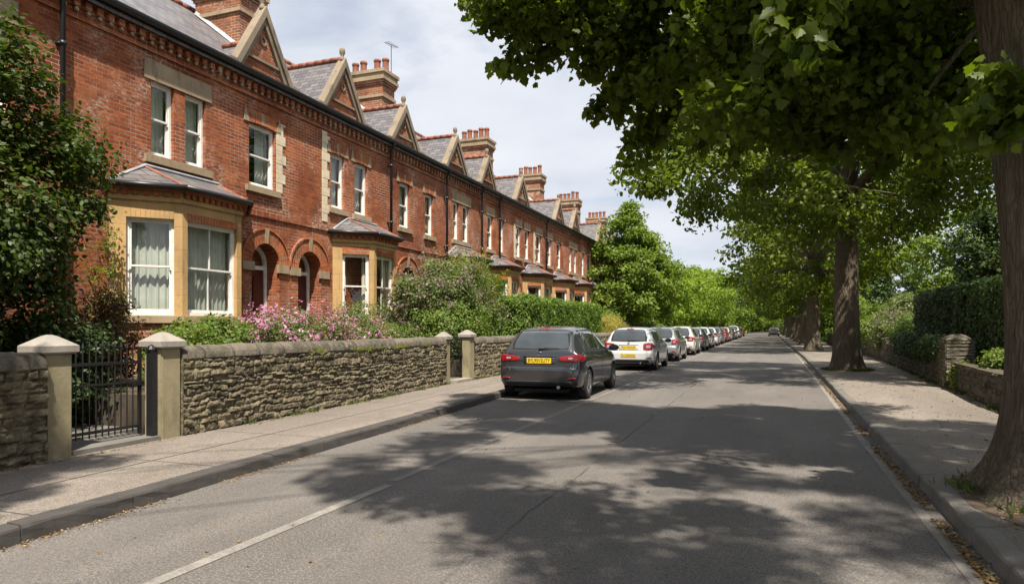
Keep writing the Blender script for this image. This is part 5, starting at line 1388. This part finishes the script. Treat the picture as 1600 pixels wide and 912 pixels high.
        if thick:   # skirt back to the body so that the piece has an edge
            edge = [i*K for i in range(nu+1)]+[nu*K+j for j in range(1, nv+1)]+[i*K+nv for i in range(nu-1, -1, -1)]+[j for j in range(nv-1, 0, -1)]
            b_ = len(V); ctr = sum(V, Vector())/len(V)
            for e_ in edge:
                p = V[e_]; h_, n_, _, _ = full.find_nearest(p); V.append(h_+(h_-p).normalized()*.004)
            n = len(edge)
            for k in range(n): F.append((edge[k], b_+k, b_+(k+1)%n, edge[(k+1)%n]))
        return mesh_from(name, V, F, [m], parent or T, smooth=True)
    X = lambda v: v*sW
    Zq = lambda v: v*sH
    def Q(pts, rear=True): return [(a*(sW if rear else sL), b_*sH) for a, b_ in pts]
    # rear glass with black surround
    patch('rear_window', Q([(-.665,.985),(.665,.985),(.56,1.405),(-.56,1.405)]), 'rear', PLASTIC, .003, 24, 10, .22)
    rw = patch('rear_window', Q([(-.63,1.005),(.63,1.005),(.535,1.375),(-.535,1.375)]), 'rear', CARGL, .006, 24, 10, .22, thick=1)
    patch('windscreen', Q([(-.64,1.05),(.64,1.05),(.53,1.38),(-.53,1.38)]), 'front', CARGL, .005, 20, 10, .15)
    for sd in ('right', 'left'):
        patch('window_trim', Q([(.60,.955),(3.08,.925),(2.42,1.415),(.78,1.415)], False), sd, PLASTIC, .0025, 40, 8, .28)
        patch('side_window', Q([(1.98,.985),(2.92,.955),(2.36,1.385),(1.98,1.40)], False), sd, CARGL, .007, 16, 8, .06, thick=1)
        patch('side_window', Q([(1.05,.995),(1.92,.987),(1.92,1.40),(1.05,1.39)], False), sd, CARGL, .007, 16, 8, .06, thick=1)
        patch('side_window', Q([(.70,1.03),(.98,1.0),(.98,1.385),(.84,1.36)], False), sd, CARGL, .007, 8, 8, .2, thick=1)
        sg = 1 if sd == 'right' else -1
        if detail:
            for (y0, z0, y1, z1, w_) in ((1.95,.24,1.95,.94,.007),(3.0,.35,3.02,.90,.007),(1.12,.62,1.06,.96,.007),(.0,0,0,0,0)):
                if w_: patch('door_gap', [(y0*sL-w_,z0*sH),(y0*sL+w_,z0*sH),(y1*sL+w_,z1*sH),(y1*sL-w_,z1*sH)], sd, BLACK, .0018, 1, 14, 0)
            patch('door_gap', Q([(1.12,.300),(3.0,.300),(3.0,.308),(1.12,.308)], False), sd, BLACK, .0018, 24, 1, 0)
            patch('side_skirt', Q([(1.12,.19),(3.0,.19),(3.0,.245),(1.12,.245)], False), sd, PLASTIC, .004, 24, 3, 0)
            for yh in (1.28, 2.18):
                hp = full.ray_cast(Vector((sg*2, yh*sL, .86*sH)), Vector((-sg,0,0)))[0]
                if hp:
                    b_ = MB(); b_.tube([(hp.x, (yh-.09)*sL, .865*sH), (hp.x+sg*.035, (yh-.06)*sL, .868*sH), (hp.x+sg*.035, (yh+.07)*sL, .866*sH), (hp.x, (yh+.10)*sL, .862*sH)], .013, 6); b_.build('door_handle', paint, T, smooth=True)
        # mirror
        mm = MB(); yb = 2.98*sL; xb = sg*.80*sW
        bm = bmesh.new(); bmesh.ops.create_uvsphere(bm, u_segments=16, v_segments=10, radius=1)
        for v in bm.verts:
            v.co = Vector((xb+sg*.165+v.co.x*.125, yb+(v.co.y*.085 if v.co.y > 0 else v.co.y*.025), .985*sH+v.co.z*.082*(1 if v.co.z > 0 else .9)))
        me = bpy.data.meshes.new('wing_mirror'); bm.to_mesh(me); bm.free(); me.materials.append(PLASTIC if style != 3 else paint); me.polygons.foreach_set('use_smooth', [True]*len(me.polygons))
        mo = bpy.data.objects.new('wing_mirror', me); COL.objects.link(mo); mo.parent = T
        st = MB(); st.tube([(xb-sg*.02, yb+.05, .945*sH), (xb+sg*.10, yb+.03, .955*sH)], .022, 6); st.lathe((xb+sg*.165, yb-.028, .985*sH), [(.070,0),(.068,.006)], 14, axis='y'); st.build('mirror_glass', CARGL, mo)
    # tail lights
    for sg in (-1, 1):
        if style in (0,):
            qs = [(.44,.80),(.70,.745),(.70,.925),(.44,.845)]; qi = [(.845,0)]
            pts = [(sg*a, b_) for a, b_ in [(.41,.795),(.805,.765),(.80,.925),(.41,.865)]]
            ins = [(sg*a, b_) for a, b_ in [(.58,.80),(.755,.795),(.75,.885),(.58,.87)]]
        elif style == 1:
            pts = [(sg*a, b_) for a, b_ in [(.50,.72),(.815,.72),(.81,.96),(.50,.93)]]
            ins = [(sg*a, b_) for a, b_ in [(.60,.78),(.76,.78),(.75,.88),(.60,.87)]]
        else:
            pts = [(sg*a, b_) for a, b_ in [(.58,.74),(.815,.74),(.80,1.0),(.62,.93)]]
            ins = [(sg*a, b_) for a, b_ in [(.66,.80),(.77,.80),(.76,.88),(.67,.87)]]
        if sg < 0: pts = [pts[1],pts[0],pts[3],pts[2]]; ins = [ins[1],ins[0],ins[3],ins[2]]
        tl = patch('tail_light', Q(pts), 'rear', REDL, .012, 16, 8, .30, thick=1)
        patch('lens', Q(ins), 'rear', CLEARL if style else REDD, .0165, 10, 6, .4, parent=tl)
        if style == 0:
            i2 = [(sg*a, b_) for a, b_ in [(.60,.825),(.70,.825),(.70,.86),(.60,.86)]]
            if sg < 0: i2 = [i2[1],i2[0],i2[3],i2[2]]
            patch('lens', Q(i2), 'rear', CLEARL, .0185, 6, 4, .3, parent=tl)
        # wrap round the corner
        sd = 'right' if sg > 0 else 'left'
        patch('tail_light', Q([(.10,.775),(.33,.80),(.38,.87),(.10,.925)], False), sd, REDL, .010, 12, 8, .2, thick=1)
        rf_ = [(sg*a, b_) for a, b_ in [(.60,.425),(.77,.44),(.77,.47),(.60,.455)]]
        if sg < 0: rf_ = [rf_[1],rf_[0],rf_[3],rf_[2]]
        patch('reflector', Q(rf_), 'rear', REDL, .006, 8, 3, .2, thick=1)
        patch('headlight', Q([(sg*.5-.17,.64),(sg*.5+.17,.64),(sg*.5+.17,.74),(sg*.5-.17,.74)]), 'front', CLEARL, .006, 8, 5, .4)
    # hatch outline, bumper trims
    if detail:
        for (a, b_) in (((-.70,.665),(.70,.672)),):
            patch('hatch_gap', Q([(-.66,.686),(.66,.686),(.66,.698),(-.66,.698)]), 'rear', BLACK, .003, 30, 1, 0)
        for sg in (-1, 1):
            g1 = [(sg*.662,.69),(sg*.676,.69),(sg*.712,.77),(sg*.70,.77)]
            if sg < 0: g1 = [g1[1],g1[0],g1[3],g1[2]]
            patch('hatch_gap', Q(g1), 'rear', BLACK, .002, 1, 6, 0)
        patch('plate_recess', Q([(-.33,.725),(.33,.725),(.33,.865),(-.33,.865)]), 'rear', paint, .010, 12, 5, .1, thick=1)
        patch('trim_strip', Q([(-.34,.868),(.34,.868),(.34,.884),(-.34,.884)]), 'rear', PLASTIC if style == 0 else CHROME, .022, 14, 2, .1, thick=1)
        patch('bumper_trim', Q([(-.70,.285),(.70,.285),(.70,.395),(-.70,.395)]), 'rear', PLASTIC, .006, 26, 4, .15, thick=1)
        ex = MB(); ex.lathe((.42*sW, -.03, .27*sH), [(.028,-.0),(.032,.0),(.034,.16)], 12, axis='y'); ex.build('exhaust', CHROME, T, smooth=True)
        hb = patch('brake_light', Q([(-.13,1.402),(.13,1.402),(.12,1.422),(-.12,1.422)]), 'rear', REDD, .012, 8, 2, 0, thick=1)
    # plate
    def plate(zc, txt, n='number_plate'):
        hw, hh = .26, .0555; ypl = full.ray_cast(Vector((0,-1,zc)), Vector((0,1,0)))[0].y; yb = min(full.ray_cast(Vector((x,-1,z)), Vector((0,1,0)))[0].y for x in (-hw,0,hw) for z in (zc-hh, zc+hh))-.016
        p = MB().box(-hw,hw,yb,yb+.010,zc-hh,zc+hh).build(n, PLATE, T)
        if txt:
            cu = bpy.data.curves.new('plate_lettering', 'FONT'); cu.body = txt; cu.size = .098; cu.align_x = 'CENTER'; cu.align_y = 'CENTER'; cu.extrude = .0008; cu.offset = .0014
            to = bpy.data.objects.new('plate_lettering', cu); COL.objects.link(to); bpy.context.view_layer.update()
            me = bpy.data.meshes.new_from_object(to.evaluated_get(bpy.context.evaluated_depsgraph_get())); bpy.data.objects.remove(to)
            xs = [v.co.x for v in me.vertices]; k = (hw*1.82)/(max(xs)-min(xs)); zs = [v.co.y for v in me.vertices]; c_ = (max(zs)+min(zs))/2
            for v in me.vertices: v.co = Vector((v.co.x*k, yb-.0012-v.co.z, zc+(v.co.y-c_)*1.05))
            me.materials.clear(); me.materials.append(INK); lo = bpy.data.objects.new('plate_lettering', me); COL.objects.link(lo); lo.parent = p
    plate(.795*sH, PL[label][0] if label in PL else '')
    if label in PL and len(PL[label]) > 1: plate(.535*sH, PL[label][1])
    # badge
    if style in (0, 1):
        yb = full.ray_cast(Vector((0,-1,.925*sH)), Vector((0,1,0)))[0].y-.012; b_ = MB()
        if style == 0:
            b_.lathe((0, yb, .93*sH), [(.036,.010),(.036,0),(.043,0),(.043,.012)], 20, axis='y', cap=False)
            b_.tube([(-.018,yb+.002,.95*sH),(.010,yb+.002,.945*sH),(-.010,yb+.002,.928*sH),(.020,yb+.002,.915*sH)], .006, 6); b_.tube([(-.030,yb+.004,.925*sH),(.0,yb+.004,.905*sH)], .005, 5)
            b_.build('badge', CHROME, T, smooth=True)
        else:
            b_.tube([(-.045,yb,.945*sH),(.0,yb,.938*sH),(.03,yb,.95*sH)], .010, 6); b_.tube([(0,yb,.94*sH),(-.006,yb,.905*sH)], .010, 6); b_.build('badge', INK, T)
    # wiper and aerial, spoiler lip
    if detail:
        y1 = full.ray_cast(Vector((0,-1,1.02*sH)), Vector((0,1,0)))[0].y-.02; y2 = full.ray_cast(Vector((.36*sW,-1,1.04*sH)), Vector((0,1,0)))[0].y-.02
        w_ = MB(); w_.lathe((0, y1-.0, 1.03*sH), [(.03,0),(.022,-.018)], 10, axis='y'); w_.tube([(0,y1-.012,1.03*sH),(.18*sW,(y1+y2)/2-.02,1.052*sH),(.40*sW,y2-.012,1.045*sH)], [.016,.012,.008], 6); w_.build('wiper', PLASTIC, T)
        zr_ = full.ray_cast(Vector((0,.62*sL,3)), Vector((0,0,-1)))[0].z; a_ = MB(); a_.lathe((0,.62*sL,zr_-.005), [(.03,0),(.02,.02),(.006,.03)], 8); a_.tube([(0,.62*sL,zr_+.02),(0,.52*sL,zr_+.16)], [.005,.003], 5); a_.build('aerial', PLASTIC, T)
    # wheels
    for y0 in wy:
        for sg in (-1, 1):
            wo_ = thing('wheel', None, None); wo_.parent = T; wo_.location = (sg*(.895*sW-.115), y0, wz)
            prof = [(.205,-.10),(.26,-.105),(.295,-.098),(.312,-.082),(wr_,-.06),(wr_,.06),(.312,.082),(.295,.098),(.26,.105),(.205,.10)]
            ty = MB().lathe((0,0,0), prof, 36, axis='x', cap=False).build('tyre', TYRE, wo_, smooth=True)
            o_ = sg; rm = MB(); rm.lathe((0,0,0), [(.210,o_*.098),(.202,o_*.09),(.19,o_*.05),(.19,-o_*.07)], 32, axis='x', cap=False)
            rm.lathe((0,0,0), [(.19,-o_*.065),(.0,-o_*.06)], 24, 1, axis='x', cap=False); rm.lathe((0,0,0), [(.13,o_*.02),(.13,o_*.035),(.05,o_*.035)], 24, 2, axis='x', cap=False)
            rm.lathe((0,0,0), [(.052,o_*.03),(.048,o_*.078),(.0,o_*.082)], 14, axis='x', cap=False)
            for k in range(5):
                for dd in (-.13, .13):
                    a = 2*math.pi*k/5+.3; a1 = a+dd*1.5
                    p0 = Vector((o_*.072, .03*math.cos(a), .03*math.sin(a))); p1 = Vector((o_*.088, .198*math.cos(a1), .198*math.sin(a1)))
                    tdir = Vector((0, -math.sin(a1), math.cos(a1))); V4 = []
                    for p, w_ in ((p0, .017), (p1, .014)):
                        for s1, s2 in ((-1,-1),(1,-1),(1,1),(-1,1)): V4.append(p+tdir*w_*s1+Vector((o_*.012*s2,0,0)))
                    rm.add(V4, [(0,1,2,3),(7,6,5,4),(0,4,5,1),(1,5,6,2),(2,6,7,3),(3,7,4,0)])
            r_ = rm.build('rim', [RIMM, BLACK, CHROME], wo_); smooth_by_angle(r_, 40)
    return T
L1 = 'dark grey hatchback parked nearest the camera, its rear lit by the sun'
L2 = 'white hatchback with two yellow plates, parked directly ahead of the dark grey car'
L3 = 'silver hatchback parked ahead of the white car with two plates'
L4 = 'cream white car parked ahead of the silver one, fourth in the row'
PL = {L1: ['BYL95V2UTY'], L2: ['PU17AYUN', 'FU13SAXN'], L3: ['']}
GREY = carpaint('dark_grey_car_paint', (.060,.061,.067), .7, .24); WHT = carpaint('white_car_paint', (.50,.51,.52), 0, .3)
SILV = carpaint('silver_car_paint', (.40,.42,.42), .7, .32); CRM = carpaint('cream_white_car_paint', (.50,.49,.44), 0, .3)
REDP = carpaint('red_car_paint', (.25,.02,.02), .3, .3); BLKP = carpaint('black_car_paint', (.02,.02,.024), .4, .3); BLUP = carpaint('blue_grey_car_paint', (.20,.23,.27), .6, .3)
GRP = 'cars parked along the left kerb'
def place(t, x, y, rz=0):
    t.location = (x, y, 0); t.rotation_euler = (0,0,R_(rz)); t['group'] = GRP; return t
c1 = place(make_car(L1, GREY, 4.25, 1.84, 1.53, 0, wb=2.62), -4.40, 13.05, 1.2)
c2 = place(make_car(L2, WHT, 4.3, 1.80, 1.51, 1, wb=2.65), -4.48, 22.95, .6)
c3 = place(make_car(L3, SILV, 4.35, 1.78, 1.53, 2, wb=2.65), -4.50, 29.6, .4)
c4 = place(make_car(L4, CRM, 4.4, 1.80, 1.56, 1, wb=2.65), -4.52, 36.6, .3)
def repaint(t, m, old):
    for ch in children(t):
        if ch.type == 'MESH' and any(s.name == old.name for s in ch.data.materials if s):
            me = ch.data.copy(); ch.data = me
            for i, s in enumerate(me.materials):
                if s and s.name == old.name: me.materials[i] = m
rows = [(43.2,'silver hatchback, fifth in the parked row',SILV,c2,WHT),(49.0,'white car with bright red lamps, sixth in the parked row',WHT,c3,SILV),(55.2,'white hatchback, seventh in the parked row',WHT,c2,WHT),
        (61.6,'silver grey car, eighth in the parked row',BLUP,c3,SILV),(68.2,'dark red car, ninth in the parked row',REDP,c2,WHT),(74.6,'white car, tenth in the parked row',CRM,c3,SILV),(81.5,'black car, eleventh in the parked row',BLKP,c2,WHT),
        (88.5,'silver car, twelfth in the parked row',SILV,c3,SILV),(96.5,'white taller car, thirteenth in the parked row',WHT,c2,WHT),(105.5,'dark grey car, fourteenth in the parked row',GREY,c3,SILV),(116,'red car at the far end of the parked row',REDP,c2,WHT)]
for (yy, lb, pm, src, old) in rows:
    t = copy_tree(src); t['label'] = lb; repaint(t, pm, old); place(t, -4.55+.05*math.sin(yy), yy, .3*math.sin(yy*3))
    if lb.startswith('white taller'): t.scale = (1.03,1.1,1.14)
fc = copy_tree(c3); fc['label'] = 'distant silver car standing in the road beside the right hand trees'; fc.location = (.95, 121, 0); fc['group'] = ''; del fc['group']; fc.name = 'car'

# ================================================================== LITTER, WEEDS
def litter(name, label, n, fx, y0, y1, z, spread, size, seed, power=1.6):
    rng = np.random.default_rng(seed); y = y0+(y1-y0)*rng.random(n)**power; k = fbm(np.stack([y*1.3, y*0, y*0], 1), seed, 2) > .36+.25*(rng.random(n)-.5)
    y = y[k]; n = len(y); off = np.abs(rng.normal(size=n))*spread
    x = np.array([fx(v) for v in y]); P = np.stack([x+off*np.sign(spread) if False else x+off, y, np.full(n, z)+rng.random(n)*.008], 1)
    Nn_ = rng.normal(size=P.shape)*.35; Nn_[:,2] = 1
    o = leaf_obj(name, P, Nn_, size*(.5+rng.random(n)), LEAF5, LF['dead'], None, seed, 0); o['kind'] = 'stuff'; o['label'] = label; return o
litter('fallen_leaves', 'brown fallen leaves drifted along the left kerb', 4200, lambda y: kxl(y)+.01, 0, 40, .006, .05, .020, 201)
litter('fallen_leaves', 'golden brown fallen leaves in the right gutter', 6500, lambda y: kxr(y)-.13, 1.5, 40, .008, .05, .030, 202, 2.0)
litter('fallen_leaves', 'fallen leaves along the foot of the left garden wall', 2200, lambda y: wxl(y)+.05, 2, 32, .126, .05, .02, 203)
litter('fallen_leaves', 'fallen leaves along the foot of the right garden wall', 1200, lambda y: wxr(y)-.16, 8, 45, .126, .06, .035, 204)
rng = np.random.default_rng(9)
def scatter(name, label, n, x0, x1, y0, y1, z, size, seed, m='dead', up=1.):
    rng = np.random.default_rng(seed); P = np.stack([x0+(x1-x0)*rng.random(n), y0+(y1-y0)*rng.random(n)**1.3, np.full(n, z)+rng.random(n)*.01], 1); Nn_ = rng.normal(size=P.shape)*.35; Nn_[:,2] = up
    o = leaf_obj(name, P, Nn_, size*(.5+rng.random(n)), LEAF5, LF[m], None, seed, 0); o['kind'] = 'stuff'; o['label'] = label
scatter('fallen_leaves', 'dead leaves scattered round the near tree trunk', 420, 1.6, 3.4, 3.0, 8.2, .13, .05, 205)
scatter('fallen_leaves', 'brown leaves thinly spread over the right pavement', 900, 1.5, 3.8, 3, 26, .126, .035, 207)
scatter('fallen_leaves', 'a few dead leaves scattered over the road', 260, -4.7, 1.1, 1.5, 22, .006, .03, 206)
def weeds(name, label, pts, n, size, seed, m='grass', cr=.05, h=.05):
    rng = np.random.default_rng(seed); C = np.array(pts)[rng.integers(0, len(pts), n)]; P = C+rng.normal(size=C.shape)*[cr,cr,.003]
    Nn_ = rng.normal(size=P.shape); Nn_[:,2] = .1
    o = leaf_obj(name, P, Nn_, size*(.5+rng.random(n)), BLADE, LF[m], None, seed, -1.6); o['kind'] = 'stuff'; o['label'] = label
r_ = random.Random(4)
weeds('weeds', 'tufts of grass and weeds at the foot of the left wall', [(wxl(y)+.05, y, .12) for y in [r_.uniform(6.6, 30) for _ in range(60)]], 1800, .06, 301)
weeds('grass', 'grass and moss round the feet of the right street trees', [(2.27+.62*math.cos(a)*r_.uniform(.85,1.25), 6.5+.75*math.sin(a)*r_.uniform(.9,1.3), .125) for a in [r_.uniform(0, 6.28) for _ in range(40)]]+[(2.38+.6*math.cos(a), 24.1+.65*math.sin(a), .125) for a in [r_.uniform(0, 6.28) for _ in range(50)]], 3600, .07, 302, cr=.09)
weeds('weeds', 'tufts of grass at the foot of the right wall', [(wxr(y)-.07, y, .12) for y in [r_.uniform(10, 30) for _ in range(40)]], 1200, .08, 303)
weeds('moss', 'yellow green moss and stonecrop growing on the long wall coping', [(wxl(y)+.02+.0*r_.random(), y, 1.08) for y in [9.2,9.3,10.4,10.6,10.8,11.0,11.3,11.9,12.1,12.2,13.3]], 1100, .055, 304, 'ivy', cr=.07)
# undergrowth closing the end of the street
eb = None
for k, (xx, yy, sc) in enumerate([(-12,150,1.5),(-8.5,172,1.6),(-8,192,1.8),(-5,214,2.2),(1,219,2.3),(7,212,2.0),(6.5,190,1.6),(6.5,160,1.4),(6.5,130,1.3),(6.8,100,1.2),(6.6,76,1.1),(-9,112,1.2),(-8.8,132,1.4)]):
    if eb is None: eb = bush('bush', 'x', 'bush', xx, yy, 0, (2.6,4.2,2.3), 150, 70, .30, 'mid', 400, cr=.8, tmpl=OVAL, group='bushes along the far verges'); t = eb
    else: t = copy_tree(eb)
    t.location = (xx, yy, 0); t.scale = (sc,)*3; t.rotation_euler = (0,0,k*.9)
    t['label'] = 'dense green bush on the far left verge' if xx < -6.5 else ('dense green bush closing off the end of the road' if xx < 6.3 and yy > 200 or xx == 7 else 'dense green bush on the far right verge')
